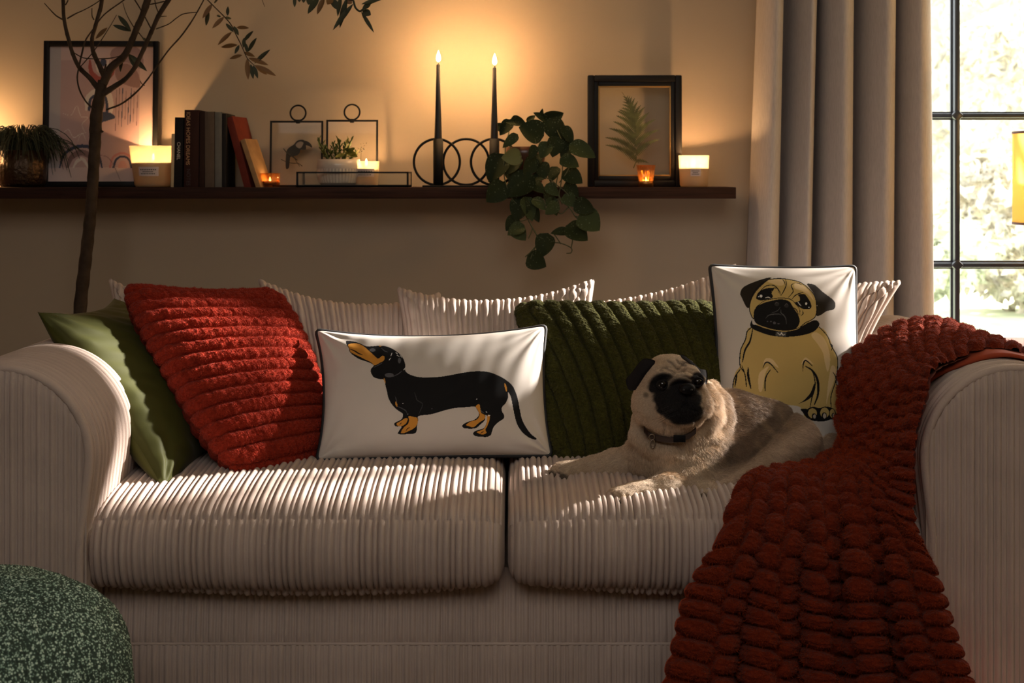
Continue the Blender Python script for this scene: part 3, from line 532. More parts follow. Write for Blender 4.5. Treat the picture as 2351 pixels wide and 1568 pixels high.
# taper candles in the ring holder
M_taper = mat('black_taper_wax', (.012, .011, .013), .45)
Yc = 3.905; hold = thing('ring_candle_holder', (X(1070, Yc), Yc, SZ), 'black metal candle holder of three overlapping rings', 'candle holder')
MB().box((X(971, Yc), Yc-.03, SZ), (X(1168, Yc), Yc+.03, SZ+.005), bev=.001).build('base', M_black, hold, 30)
for px in (1003, 1070, 1134):
    a = np.linspace(0, 2*math.pi, 56, endpoint=False); c = (X(px, Yc), Yc, SZ+.0685)
    MB().tube(np.stack([c[0]+.0625*np.cos(a), a*0+Yc+.006*(px == 1070), c[2]+.0625*np.sin(a)], 1), .0034, 8, closed=True).build('ring', M_black, hold)
def taper(px, ytop, lb, en):
    x = X(px, Yc); zt = Zp(ytop, Yc); zb = SZ+.128
    t = thing('taper_candle', (x, Yc, SZ+.1), lb, 'candle', 'black taper candles')
    MB().lathe([(0, .1), (.0105, .1), (.0105, zb-SZ), (.0068, (zb-SZ)*.45+(zt-SZ)*.55), (.0048, zt-SZ-.002), (.0035, zt-SZ), (0, zt-SZ+.001)], (x, Yc, SZ), 20).build('wax', M_taper, t)
    flame((x+.0008, Yc, zt+.006), .033, t, en, .008)
for px, yt, lb in ((1006, 148, 'left one of the two lit black taper candles'), (1135, 155, 'right one of the two lit black taper candles, beside the trailing plant')):
    MB().lathe([(0, .004), (.0135, .004), (.0135, .131), (.0115, .131), (.0115, .10), (0, .10)], (X(px, Yc), Yc, SZ), 24).build('cup', M_black, hold)
    taper(px, yt, lb, 9.5)
# frames
def mtilt(x, Yb, h, Yt, rz=0): return Matrix.Translation((x, Yb, SZ))@Matrix.Rotation(rz, 4, 'Z')@Matrix.Rotation(-math.asin((Yt-Yb)/h), 4, 'X')
def rect_frame(mb, w, h, b, y0, y1, bev=.001):
    mb.box((-w/2, y0, 0), (-w/2+b, y1, h), bev=bev).box((w/2-b, y0, 0), (w/2, y1, h), bev=bev).box((-w/2+b, y0, 0), (w/2-b, y1, b), bev=bev).box((-w/2+b, y0, h-b), (w/2-b, y1, h), bev=bev); return mb
M_bframe = mat('black_frame_wood', (.006, .005, .005), .5, spec=.2); M_gold = mat('gilded_slip', (.30, .17, .05), .45, metal=.6)
M_clear = thin_glass('picture_glass', (.97, .97, .96), .02)
w, h = X(364, 3.99)-X(103, 3.99), (428-94)*4.0/F; M = mtilt(X(233, 3.99), 3.98, h, 4.0, math.radians(2))
fr1 = thing('framed_print', (X(233, 3.99), 3.99, SZ), 'large black-framed pink abstract print leaning on the wall behind the olive trunk', 'picture')
rect_frame(MB(), w, h, .0145, -.012, .008).build('frame', M_bframe, fr1, 30, M=M)
PK = (.50, .36, .35); PK2 = (.42, .28, .28); NV = (.035, .045, .085); RD = (.30, .07, .06); BR = (.20, .12, .12); CRM = (.60, .50, .47)
art = [('P', [(395,350),(480,350),(480,1375),(395,1375)], (.38,.33,.34)), ('P', [(480,455),(1060,455),(1060,1265),(480,1265)], PK2), ('P', [(1060,350),(1165,350),(1165,1375),(1060,1375)], (.52,.37,.34)),
 ('p', [(840,400),(900,350),(1030,355),(1080,420),(1070,520),(960,470),(870,480)], (.30,.19,.19)), ('p', [(880,520),(960,480),(1040,540),(1060,660),(950,640),(890,600)], (.26,.15,.14)),
 ('s', [(690,460),(700,540),(740,590),(780,600),(850,560),(870,470)], RD, 44), ('s', [(735,460),(750,530),(790,550),(820,500),(825,460)], CRM, 22), ('e', (790,470,22,30), NV),
 ('s', [(670,830),(680,740),(750,690),(820,700),(850,790),(850,850)], CRM, 50), ('S', [(690,830),(700,750),(755,715),(800,725),(820,790),(820,840)], NV, 20), ('p', [(770,850),(850,855),(882,890),(840,908),(795,922),(770,930)], NV),
 ('s', [(500,860),(560,870),(600,800),(630,880),(680,890),(640,940),(660,1000)], CRM, 5), ('s', [(500,1010),(540,980),(580,1040),(640,1010),(670,1060)], CRM, 5), ('s', [(610,1070),(630,1020),(680,1000)], CRM, 4)]
for x_, y0_, y1_ in ((890, 680, 990), (912, 670, 940), (935, 670, 960), (960, 690, 900), (980, 740, 945), (998, 670, 930), (1020, 690, 920), (1045, 720, 950)): art.append(('S', [(x_, y0_), (x_-3, (y0_+y1_)/2), (x_-6, y1_)], NV if x_ in (935, 980, 998) else BR, 5))
art += [('s', [(480,1265),(510,1170),(600,1110),(700,1115),(765,1180),(790,1268)], NV, 26), ('s', [(535,1265),(570,1185),(640,1155),(700,1185),(725,1265)], BR, 46), ('s', [(580,1265),(610,1215),(650,1205),(690,1265)], CRM, 26),
 ('S', [(848,1268),(870,1190),(935,1158),(1000,1190),(1020,1265)], (.42,.18,.17), 16), ('S', [(872,1268),(895,1205),(940,1182),(985,1205),(1005,1268)], NV, 16), ('e', (940,1262,32,46), (.44,.24,.22)), ('P', [(395,1268),(1165,1268),(1165,1375),(395,1375)], (.50,.38,.37)),
 ('s', [(760,1170),(830,1190),(880,1260),(925,1365)], BR, 5), ('s', [(690,1030),(740,1080),(720,1150)], BR, 5)]
iw, ih = w-.027, h-.027; a = np.linspace(0, 1, 200); A, B = np.meshgrid(a, a, indexing='ij'); Vp = np.stack([(-.5+A)*iw, A*0+.0, .0135+B*ih], -1).reshape(-1, 3)
q = np.stack([395+A*770, 1375-B*1025], -1).reshape(-1, 2); f_ = painter(art, PK, (0, 0), 1); f0_ = f_; f_ = lambda q: np.clip(f0_(q)*1.5, 0, .85)
Mn = np.array(M); o = mesh_from('print', Vp@Mn[:3, :3].T+Mn[:3, 3], gfaces(200, 200), mat('paper_print', rough=.7, vcol=True), fr1, cols=f_(q))
MB().add([(-iw/2, -.004, .0135), (iw/2, -.004, .0135), (iw/2, -.004, .0135+ih), (-iw/2, -.004, .0135+ih)], [(0, 1, 2, 3)]).build('glass', M_clear, fr1, False, M=M)
# fern in a black and gold frame
w, h = (1566-1350)*3.98/F, (430-175)*4.0/F; M = mtilt(X(1458, 3.97), 3.985, h, 3.99)
fr2 = thing('framed_fern', (X(1458, 3.97), 3.97, SZ), 'black and gold frame holding a pressed green fern between glass', 'picture')
rect_frame(MB(), w, h, .018, -.014, .01, .003).build('frame', M_bframe, fr2, 30, M=M)
b = MB(); rect_frame(b, w-.034, h-.034, .013, -.008, .006, .002); bl = MB(); b.v = [v+np.array([0, 0, .017]) for v in b.v]; b.build('inner_moulding', M_bframe, fr2, 30, M=M)
b = MB(); rect_frame(b, w-.056, h-.056, .0055, -.006, .004, .001); b.v = [v+np.array([0, 0, .028]) for v in b.v]; b.build('gold_slip', M_gold, fr2, 30, M=M)
q = [(-w/2+.03, -.002, .03), (w/2-.03, -.002, .03), (w/2-.03, -.002, h-.03), (-w/2+.03, -.002, h-.03)]; MB().add(q, [(0, 1, 2, 3)]).build('glass', M_clear, fr2, False, M=M)
MB().add([(x_, .003, z_) for x_, _, z_ in q], [(0, 1, 2, 3)]).build('glass', M_clear, fr2, False, M=M)
M_fern = mat('pressed_fern', (.085, .095, .035), .8, var=(80, .35))
def fz(zx, zy): return np.array([((1320+zx/4.612)-1458)*3.975/F, 0, ((430-(140+zy/4.612)))*3.975/F])
stem = spline([fz(625, 1140), fz(655, 1040), fz(640, 900), fz(645, 720), fz(615, 560), fz(560, 420), fz(503, 330)], 40)
fs = tag(MB().tube(stem, np.linspace(.0014, .0004, 40), 6).build('fern_stem', M_fern, fr2, M=M))
tipsL = [(325,895,1040),(325,815,960),(365,718,880),(410,645,810),(443,583,740),(457,535,680),(472,520,620),(497,500,570),(505,465,520),(512,435,480),(518,405,440),(512,375,410)]
tipsR = [(785,1085,1060),(905,835,985),(900,735,900),(858,622,830),(792,548,760),(745,490,690),(705,470,640),(672,430,590),(640,395,540),(610,380,490),(590,370,450),(570,365,420)]
for tips in (tipsL, tipsR):
    for (tx, ty, sy) in tips:
        k = np.argmin(np.abs(stem[:, 2]-fz(0, sy)[2])); s0 = stem[k]; s1 = fz(tx, ty); d = s1-s0; L = np.linalg.norm(d); side = np.array([-d[2], 0, d[0]])/L
        mb = MB(); n = max(7, int(L/.0042)); bend = side*L*.10*(1 if tips is tipsL else -1)
        up, dn = [], []; W0 = min(L*.27, .0165)
        for i in range(n):      # lobed pinna: alternate tooth tip and notch
            t = (i+.5)/n; wv = W0*(1-t)**.75*(.55+.45*min(1, t*6)); c = s0+d*t-bend*4*t*(1-t)
            up += [s0+d*(t-.42/n)-bend*4*t*(1-t)+side*wv*.3, c+side*wv+d*.35/n]; dn += [s0+d*(t-.42/n)-bend*4*t*(1-t)-side*wv*.3, c-side*wv+d*.35/n]
        m_ = len(up); ctr = [s0+d*((i//2+.5)/n)-bend*4*((i//2+.5)/n)*(1-(i//2+.5)/n) for i in range(m_)]
        V = up+ctr+dn+[s1]; fcs = []
        for i in range(m_-1): fcs += [(i, i+1, m_+i+1, m_+i), (m_+i, m_+i+1, 2*m_+i+1, 2*m_+i)]
        fcs += [(m_-1, 3*m_, 2*m_-1), (2*m_-1, 3*m_, 3*m_-1)]
        mb.add(np.array(V)+np.array([0, random.uniform(-.0008, .0008), 0]), fcs).build('pinna', M_fern, fr2, False, M=M)
# ring-topped glass frames
def ringframe(x0, x1, y0, rc, lb):
    Y = 4.0; w = (x1-x0)*Y/F; h = (427-y0)*Y/F; M = mtilt(X((x0+x1)/2, Y), 3.99, h, 4.002); r = .0032
    t = thing('ring_top_frame', (X((x0+x1)/2, Y), Y, SZ), lb, 'picture frame', 'black wire picture frames with ring tops')
    MB().tube([(-w/2+r, 0, r), (w/2-r, 0, r), (w/2-r, 0, h-r), (-w/2+r, 0, h-r)], r*1.05, 8, closed=True).build('ring_rod', M_black, t, M=M) if False else rect_frame(MB(), w, h, .0052, -.003, .003, .001).build('frame', M_black, t, 30, M=M)
    a = np.linspace(0, 2*math.pi, 40, endpoint=False); R = .0215; cx = X(rc, Y)-X((x0+x1)/2, Y)
    MB().tube(np.stack([cx+R*np.cos(a), a*0, h+R+R*np.sin(a)], 1), .0024, 8, closed=True).build('ring', M_black, t, M=M)
    MB().box((cx-.006, -.004, h-.008), (cx+.006, .004, h+.003), bev=.002).build('clasp', M_black, t, 30, M=M)
    MB().add([(-w/2+.004, -.001, .004), (w/2-.004, -.001, .004), (w/2-.004, -.001, h-.004), (-w/2+.004, -.001, h-.004)], [(0, 1, 2, 3)]).build('glass', M_clear, t, False, M=M)
    return t, M, w, h
t1, M1, w1, h1 = ringframe(620, 742, 275, 684, 'black ring-topped glass frame with a toucan picture')
def tz(pts, x0=681): return [((560+a/5.598-x0)*4.0/F, (427-(180+b_/5.598))*4.0/F) for a, b_ in pts]
M_tb = mat('toucan_black', (.02, .018, .016), .7); M_tw = mat('toucan_throat', (.2, .165, .14), .7); M_tg = mat('toucan_branch', (.05, .045, .03), .8)
MB().plate([tuple(p) for p in spline(tz([(543,1140),(545,960),(570,890),(640,840),(680,795),(730,776),(780,790),(800,900),(735,905),(720,940),(690,975),(640,990),(600,1000),(592,1060),(580,1140)]), 60, True)], .0, .0008).build('bird', M_tb, t1, False, M=M1)
MB().plate([tuple(p) for p in spline(tz([(775,795),(810,795),(850,820),(878,860),(872,878),(840,860),(800,848),(775,845)]), 40, True)], -.0004, .0008).build('beak', M_tb, t1, False, M=M1)
MB().plate([tuple(p) for p in spline(tz([(668,850),(690,815),(730,800),(765,815),(755,850),(730,885),(700,885)]), 40, True)], -.0012, .0008).build('throat', M_tw, t1, False, M=M1)
mbb = MB()
for ln, r_ in (([(510,890),(550,940),(620,990),(690,1040)], .0016), ([(480,1030),(560,1065),(640,1080),(700,1080),(755,1118)], .0011), ([(640,990),(680,1060),(720,1120)], .0009)):
    mbb.tube([(p[0], .001, p[1]) for p in spline(tz(ln), 12)], r_, 6)
mbb.build('branch', M_tg, t1, M=M1)
t2, M2, w2, h2 = ringframe(749, 868, 273, 808, 'black ring-topped glass frame behind the succulent pot')
g = random.Random(4); mbb = MB()
for k in range(26):
    c = tz([(1500+g.gauss(0, 35), 890+g.gauss(0, 40))], 808)[0]; mbb.tube([(c[0], .001, c[1]), (c[0]+g.uniform(-.003, .003), .001, c[1]+g.uniform(0, .004))], [.0012, .0004], 5)
mbb.tube([(p[0], .001, p[1]) for p in tz([(1500, 1050), (1505, 950), (1500, 880)], 808)], .0006, 5); mbb.build('pressed_flower', M_tg, t2, M=M2)
# glass tray
M_tray = thin_glass('tray_glass', (.93, .94, .92), .12, .03, diff=.12, dcol=(.8, .78, .7), transl=.3)
x0, x1, ya, yb, zt = X(681, 3.89), X(938, 3.89), 3.885, 4.012, SZ+.042
tr = thing('glass_tray', ((x0+x1)/2, 3.95, SZ), 'long low clear glass tray with black metal edges', 'tray')
MB().box((x0, ya, SZ), (x1, yb, SZ+.004), bev=.0005).build('base', M_black, tr, False)
e = MB(); q_ = .0022
for x_ in (x0+q_, x1-q_):
    for y_ in (ya+q_, yb-q_): e.box((x_-q_*1.2, y_-q_, SZ), (x_+q_*1.2, y_+q_, zt))
    e.box((x_-q_, ya, zt-2*q_), (x_+q_, yb, zt)).box((x_-q_, ya, SZ), (x_+q_, yb, SZ+.006))
for y_ in (ya+q_, yb-q_): e.box((x0, y_-q_, zt-2*q_), (x1, y_+q_, zt)).box((x0, y_-q_, SZ), (x1, y_+q_, SZ+.006))
e.build('metal_edges', M_black, tr, False)
for a_, b_ in (((x0, ya+.001), (x1, ya+.001)), ((x0, yb-.001), (x1, yb-.001)), ((x0+.001, ya), (x0+.001, yb)), ((x1-.001, ya), (x1-.001, yb))):
    mesh_from('pane', [(a_[0], a_[1], SZ+.004), (b_[0], b_[1], SZ+.004), (b_[0], b_[1], zt-.002), (a_[0], a_[1], zt-.002)], [(0, 1, 2, 3)], M_tray, tr, False)
# succulent in a fluted pot
M_pot = mat('white_fluted_ceramic', (.55, .48, .42), .3, coat=.3); M_soil = mat('soil', (.03, .02, .015), 1)
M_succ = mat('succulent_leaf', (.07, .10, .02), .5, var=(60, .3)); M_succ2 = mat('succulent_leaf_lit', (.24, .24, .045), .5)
Yp = 3.95; xp = X(778, Yp); po = thing('potted_succulent', (xp, Yp, SZ+.004), 'bushy green succulent in a white fluted pot standing in the glass tray', 'plant')
MB().lathe([(0, .006), (.045, .006), (.053, .012)], (xp, Yp, SZ), 160).lathe([(.053, .012), (.0585, .03), (.0595, .05)], (xp, Yp, SZ), 200, wob=lambda a: .018*np.cos(40*a)).lathe([(.0595, .05), (.0605, .058), (.0575, .076), (.0545, .076), (.054, .06), (0, .06)], (xp, Yp, SZ), 64).build('pot', M_pot, po)
MB().lathe([(0, .068), (.054, .066)], (xp, Yp, SZ), 24).build('soil', M_soil, po)
def leafmesh(L, W_, fold=.15, curl=.2, tipx=.5, n=8, heart=0):
    s = np.linspace(0, 1, n); wv = W_*np.sin(math.pi*np.clip(s, .001, .999)**tipx)**.8
    if heart: wv = W_*np.where(s < .28, np.sqrt(np.clip(s/.28, 0, 1)*(2-np.clip(s/.28, 0, 1))), np.cos((s-.28)/.72*math.pi/2)**.85)
    wv[-1] = 0
    if not heart: wv[0] = W_*.08
    V = []
    for k, t in enumerate(s):
        z = -curl*L*t*t; yy = L*t; back = heart*.16*L*(1-t)**3
        V += [(-wv[k], yy-back, z+fold*wv[k]), (-wv[k]*.5, yy-back*.6, z+fold*wv[k]*.25), (0, yy, z), (wv[k]*.5, yy-back*.6, z+fold*wv[k]*.25), (wv[k], yy-back, z+fold*wv[k])]
    return np.array(V), gfaces(n, 5).tolist()
def orient(base, dirv, nrm):
    d = Vector(dirv).normalized(); n = Vector(nrm); n = (n-d*n.dot(d)); n = n.normalized() if n.length > 1e-5 else d.orthogonal(); x = d.cross(n)
    R = Matrix((x, d, n)).transposed().to_4x4(); return Matrix.Translation(Vector(base))@R
def put(V, f, name, m, parent, M):
    A = np.array(M); return mesh_from(name, V@A[:3, :3].T+A[:3, 3], f, m, parent)
def shared_leaf(name, me, parent, M):
    o = bpy.data.objects.new(name, me); COL.objects.link(o); o.parent = parent; o.matrix_local = Matrix.Translation(-wloc(parent))@M; return o
def leaf_data(name, m, **k):
    V, f = leafmesh(**k); me = bpy.data.meshes.new(name); me.from_pydata([tuple(v) for v in V], [], [tuple(q) for q in f]); me.materials.append(m)
    me.polygons.foreach_set('use_smooth', np.ones(len(me.polygons), bool)); return me
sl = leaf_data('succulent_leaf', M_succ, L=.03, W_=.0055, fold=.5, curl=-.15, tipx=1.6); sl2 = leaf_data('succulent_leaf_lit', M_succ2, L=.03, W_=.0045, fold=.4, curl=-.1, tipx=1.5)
g = random.Random(9)
for (px, py, n) in ((729, 312, 9), (733, 330, 7), (765, 322, 9), (780, 318, 10), (795, 322, 9), (806, 315, 10), (752, 335, 7), (800, 335, 6), (820, 345, 7), (742, 350, 8), (770, 340, 6)):
    Yl = Yp+g.uniform(-.03, .02); top = np.array([X(px, Yl), Yl, Zp(py+8, Yl)]); bot = np.array([xp+(top[0]-xp)*.4, Yp+(Yl-Yp)*.5, SZ+.066])
    MB().tube(spline([bot, (bot+top)/2+np.array([0, 0, .004]), top], 6), .0022, 6).build('stem', M_succ, po)
    for k in range(n):
        a = k*2.4+g.random(); up = .4+1.1*k/n; d = (math.cos(a), math.sin(a), up); bs = bot+(top-bot)*(.35+.65*k/n)
        shared_leaf('leaf', sl2 if px > 790 and g.random() < .35 else sl, po, orient(bs, d, (-math.cos(a)*up, -math.sin(a)*up, 1))@Matrix.Scale(g.uniform(.5, .85), 4))
for (zx, zy) in ((1440,860),(1450,930),(1470,975),(1400,950),(1350,840),(1385,860),(1180,980)):
    d = np.array([X(560+zx/5.598, 3.93), 3.92, Zp(180+zy/5.598, 3.93)])-np.array([X(796, 3.94), 3.94, Zp(345, 3.94)]); b0 = (X(796, 3.94), 3.94, Zp(352, 3.94))
    shared_leaf('leaf', sl2, po, orient(b0, d, (0, -1, .3))@Matrix.Scale(np.linalg.norm(d)/.03*1.05, 4))
# books
def text_mesh(s, size, ext=.0002):
    c = bpy.data.curves.new('t', 'FONT'); c.body = s; c.size = size; c.align_x = 'CENTER'; c.align_y = 'CENTER'; c.extrude = ext
    o = bpy.data.objects.new('t', c); COL.objects.link(o); dg = bpy.context.evaluated_depsgraph_get(); me = o.evaluated_get(dg).to_mesh()
    V = np.array([v.co[:] for v in me.vertices]); f = [tuple(p.vertices) for p in me.polygons]; o.to_mesh_clear(); bpy.data.objects.remove(o); return V, f
M_page = mat('book_pages', (.55, .47, .36), .9, bump=(400, .5, .001, (8, .5, .5)))
def book(xb, xt, wpx, ytop, col, lb, depth=.125, rz=0, Y0=3.895, bot=427.5, txt=None, rough=.75, spineband=None):
    """xb / xt: left spine edge at the bottom and top (px)"""
    h = (bot-ytop)*Y0/F; w = wpx*Y0/F; x = X(xb, Y0); lean = math.atan2((xt-xb)*Y0/F, h)
    M = Matrix.Translation((x, Y0, SZ))@Matrix.Rotation(rz, 4, 'Z')@(Matrix.Rotation(lean, 4, 'Y') if lean >= 0 else Matrix.Translation((w, 0, 0))@Matrix.Rotation(lean, 4, 'Y')@Matrix.Translation((-w, 0, 0)))
    t = thing('book', (x, Y0, SZ), lb, 'book', 'books standing on the shelf'); c = mat('book_cover', col, rough, spec=.2, var=(40, .12)); tk = min(.0022, w*.12)
    MB().box((0, 0, 0), (tk, depth, h), bev=.0006).box((w-tk, 0, 0), (w, depth, h), bev=.0006).box((0, -.001, 0), (w, tk, h), bev=.0008).build('cover', c, t, 30, M=M)
    MB().box((tk, tk, .002), (w-tk, depth-.003, h-.003)).build('pages', M_page, t, False, M=M)
    for s, size, zc, xo, cl in txt or []:
        V, f = text_mesh(s, size); V = V@np.array([[0, 0, -1], [0, 0, 0], [0, 0, 0]]).T*0+np.stack([V[:, 1]+xo*w, -.0018-V[:, 2], -V[:, 0]+zc*h], 1)
        mesh_from('lettering', np.array([(M@Vector(v))[:] for v in V]), f, mat('gilt_lettering', cl, .5, emit=None), t, False)
    if spineband: MB().box((-.0002, -.0022, h*spineband[0]), (w+.0002, -.0009, h*spineband[1])).build('spine_band', mat('spine_band', spineband[2], .6), t, False, M=M)
    return t
book(392, 394, 8, 305, (.55, .42, .25), 'slim cream booklet between the big candle and the black book', depth=.10, Y0=3.90)
book(398, 402, 20, 267, (.012, .010, .010), 'black book with white capitals running down its spine', Y0=3.90, txt=[('CHANEL', .0125, .52, .5, (.7, .62, .5))])
book(422, 424, 34, 250, (.035, .012, .008), 'thick dark brown book with copper capitals down its spine', txt=[('IDEAS HOPES DREAMS', .0145, .63, .25, (.5, .27, .12)), ('NOTES', .0145, .13, .3, (.05, .025, .02))])
book(457.5, 459, 12, 253, (.03, .013, .009), 'thin chocolate book beside the grey-brown volume')
book(470.5, 470.5, 22, 254, (.12, .085, .06), 'grey-brown cloth book in the middle of the row', rough=.8)
book(493.5, 493.5, 16, 255, (.16, .15, .13), 'pale grey book right of the grey-brown one')
book(510.5, 510.5, 9, 258, (.02, .016, .014), 'thin black book beside the leaning red one')
book(561, 514, 17, 258, (.17, .028, .016), 'rust red book leaning to the left', depth=.12, rz=math.radians(-8), Y0=3.905)
book(588, 546, 12, 309, (.38, .22, .10), 'small tan book leaning on the red one, last in the row', depth=.08, rz=math.radians(-14), Y0=3.885)
# rhipsalis in a hammered pot at the left
M_dpot = mat('hammered_metal', (.07, .045, .03), .35, metal=.9, bump=(90, 1, .004)); M_rhip = mat('dark_green_stems', (.022, .030, .012), .6)
Yr = 3.95; xr = X(52, Yr); rp = thing('potted_cascading_plant', (xr, Yr, SZ), 'dark thin-stemmed cascading plant in a hammered metal pot at the far left', 'plant')
MB().lathe([(0, .001), (.056, .001), (.062, .01), (.065, .05), (.064, .10), (.061, .10), (.06, .09), (0, .09)], (xr, Yr, SZ), 96, wob=lambda a: .008*np.cos(24*a)).build('pot', M_dpot, rp)
mbs = MB(); g = random.Random(12)
for k in range(330):
    a = g.uniform(0, 6.283); r = g.uniform(0, .04); L = g.uniform(.05, .115); b0 = np.array([xr+r*math.cos(a), Yr+r*math.sin(a)*.8, SZ+.09]); o_ = np.array([math.cos(a), math.sin(a)*.62, 0])
    hgt = g.uniform(.025, .08); dr = g.uniform(-.02, .085)*(.35 if math.sin(a) < .1 else 1); j = np.array([g.uniform(-.015, .015), g.uniform(-.01, .01), 0])
    q = spline([b0, b0+o_*L*.35+np.array([0, 0, hgt]), b0+o_*L*.8+j+np.array([0, 0, hgt*.8-dr*.25]), b0+o_*L*1.05+j*1.6+np.array([0, 0, hgt*.2-dr])], 9); q[:, 1] = np.minimum(q[:, 1], WY-.012); q[:, 2] = np.maximum(q[:, 2], SZ+.003)
    mbs.tube(q, [.0011]*8+[.0006], 4, caps=False)
st_ = mbs.build('trailing_stems', M_rhip, rp); st_['kind'] = 'stuff'
light('candle_glow_left', 'POINT', (X(-75, 3.95), 3.95, SZ+.12), 4.0, FC, shadow_soft_size=.02)
# satin pothos
def leafmat(name, base, spot):
    def ex(m, nt, N, L, b, tc):
        v = N.new('ShaderNodeTexVoronoi'); v.inputs['Scale'].default_value = 190; L.new(tc.outputs['Object'], v.inputs['Vector'])
        n = N.new('ShaderNodeTexNoise'); n.inputs['Scale'].default_value = 60; L.new(tc.outputs['Object'], n.inputs['Vector'])
        a = N.new('ShaderNodeMath'); a.operation = 'MULTIPLY_ADD'; L.new(n.outputs['Fac'], a.inputs[0]); a.inputs[1].default_value = -.5; L.new(v.outputs['Distance'], a.inputs[2])
        r = N.new('ShaderNodeMapRange'); r.inputs[1].default_value = .02; r.inputs[2].default_value = -.08; r.inputs[3].default_value = 0; r.inputs[4].default_value = 1; L.new(a.outputs[0], r.inputs[0])
        x = N.new('ShaderNodeMix'); x.data_type = 'RGBA'; L.new(r.outputs[0], x.inputs[0]); x.inputs[6].default_value = (*base, 1); x.inputs[7].default_value = (*spot, 1); L.new(x.outputs[2], b.inputs['Base Color'])
    return mat(name, base, .7, spec=.18, extra=ex)
M_lf = [leafmat('satin_leaf', (.017, .025, .008), (.07, .085, .045)), leafmat('satin_leaf_pale', (.035, .050, .018), (.10, .12, .07))]
M_lf.append(mat('pale_leaf_back', (.12, .13, .035), .6)); M_vine = mat('vine', (.06, .07, .025), .6)
M_tpot = mat('copper_brown_pot', (.11, .04, .022), .35, coat=.3)
Yv = 3.945; xv = X(1205, Yv); pp_ = thing('trailing_plant', (xv, Yv, SZ), 'trailing pothos with speckled heart leaves in a brown pot, spilling over the shelf', 'plant')
MB().lathe([(0, .001), (.040, .001), (.046, .006), (.056, .09), (.058, .11), (.0545, .11), (.053, .1), (0, .1)], (xv, Yv, SZ), 40).build('pot', M_tpot, pp_)
MB().lathe([(0, .102), (.053, .1)], (xv, Yv, SZ), 20).build('soil', M_soil, pp_)
lds = [leaf_data('pothos_leaf', m, L=.05, W_=.021, fold=.25, curl=.12, heart=1, n=12) for m in M_lf]
# (x, y of leaf base, x, y of tip [zoomed crop px], material, width factor, depth)
LV = [(655,600,590,585,0,1,3.93),(740,560,680,560,0,.8,3.9),(720,545,800,570,0,.9,3.9),(900,640,770,590,0,1.4,3.87),(905,520,910,478,0,.7,3.95),(930,560,1040,505,0,1,3.93),(930,545,860,500,0,.7,3.93),(960,560,1050,690,0,1,3.9),(1050,600,1105,700,0,.8,3.88),
 (1105,715,1248,778,1,.9,3.86),(760,780,655,790,2,1.2,3.84),(740,650,660,720,1,.7,3.85),(940,700,905,790,1,1.1,3.86),(1000,670,980,780,0,1.2,3.87),(1040,800,1142,840,1,1.2,3.86),(1095,700,1030,780,0,1,3.88),(650,790,565,935,0,1.1,3.85),(750,790,670,890,0,1.1,3.85),(860,800,800,900,0,1.1,3.85),(880,780,860,870,0,1,3.86),
 (1060,885,1165,945,0,1.2,3.86),(1070,960,1140,1040,0,.9,3.86),(945,970,1010,1030,1,1,3.85),(1060,1035,1120,1100,1,1.2,3.85),(830,920,680,1030,0,1.1,3.84),(920,900,830,940,0,.8,3.86),(850,960,920,1010,0,1.2,3.84),(660,970,558,1070,0,1.2,3.84),(780,980,700,1030,0,1,3.84),
 (860,1060,930,1120,1,1,3.84),(1000,1090,935,1150,1,1.1,3.84),(960,1060,1005,1155,1,1,3.85),(780,1065,740,1190,0,1.2,3.84),(800,1060,850,1190,1,.9,3.84),(850,1110,885,1200,0,.8,3.85),(740,1180,680,1255,0,1.1,3.84),(780,1230,690,1280,1,1.1,3.83),(730,1240,800,1315,1,1.2,3.83),
 (1130,1085,1240,1130,0,1.1,3.84),(1170,1160,1275,1250,1,1.4,3.84),(1080,1240,1200,1310,0,1.4,3.84),(1065,1265,970,1270,0,.8,3.84),(940,1295,900,1425,0,1.1,3.84),(830,1430,928,1488,0,1.3,3.83),(960,1010,950,1090,0,1.1,3.86),(900,830,930,920,0,1.2,3.86),(1000,860,960,940,0,1.1,3.86),(700,860,760,960,0,1,3.86),(860,720,830,800,0,.8,3.84),(1000,560,1010,640,0,1,3.92),(700,560,640,640,0,.9,3.9),(820,560,860,520,0,.9,3.94)]
g = random.Random(3)
def vz(x, y, Y): return P(920+x/2.8, 80+y/2.8, Y)
for (bx, by, tx, ty, mi, wf, Y) in LV:
    b0 = vz(bx, by, Y); tp = vz(tx, ty, Y-.012); d = tp-b0; L = np.linalg.norm(d); n = (g.uniform(-.5, .5), -1, g.uniform(-.1, .7))
    o = shared_leaf('leaf', lds[mi], pp_, orient(b0, d, n)@Matrix.Diagonal((L/.05*wf*1.02, L/.05*1.05, L/.05, 1)))
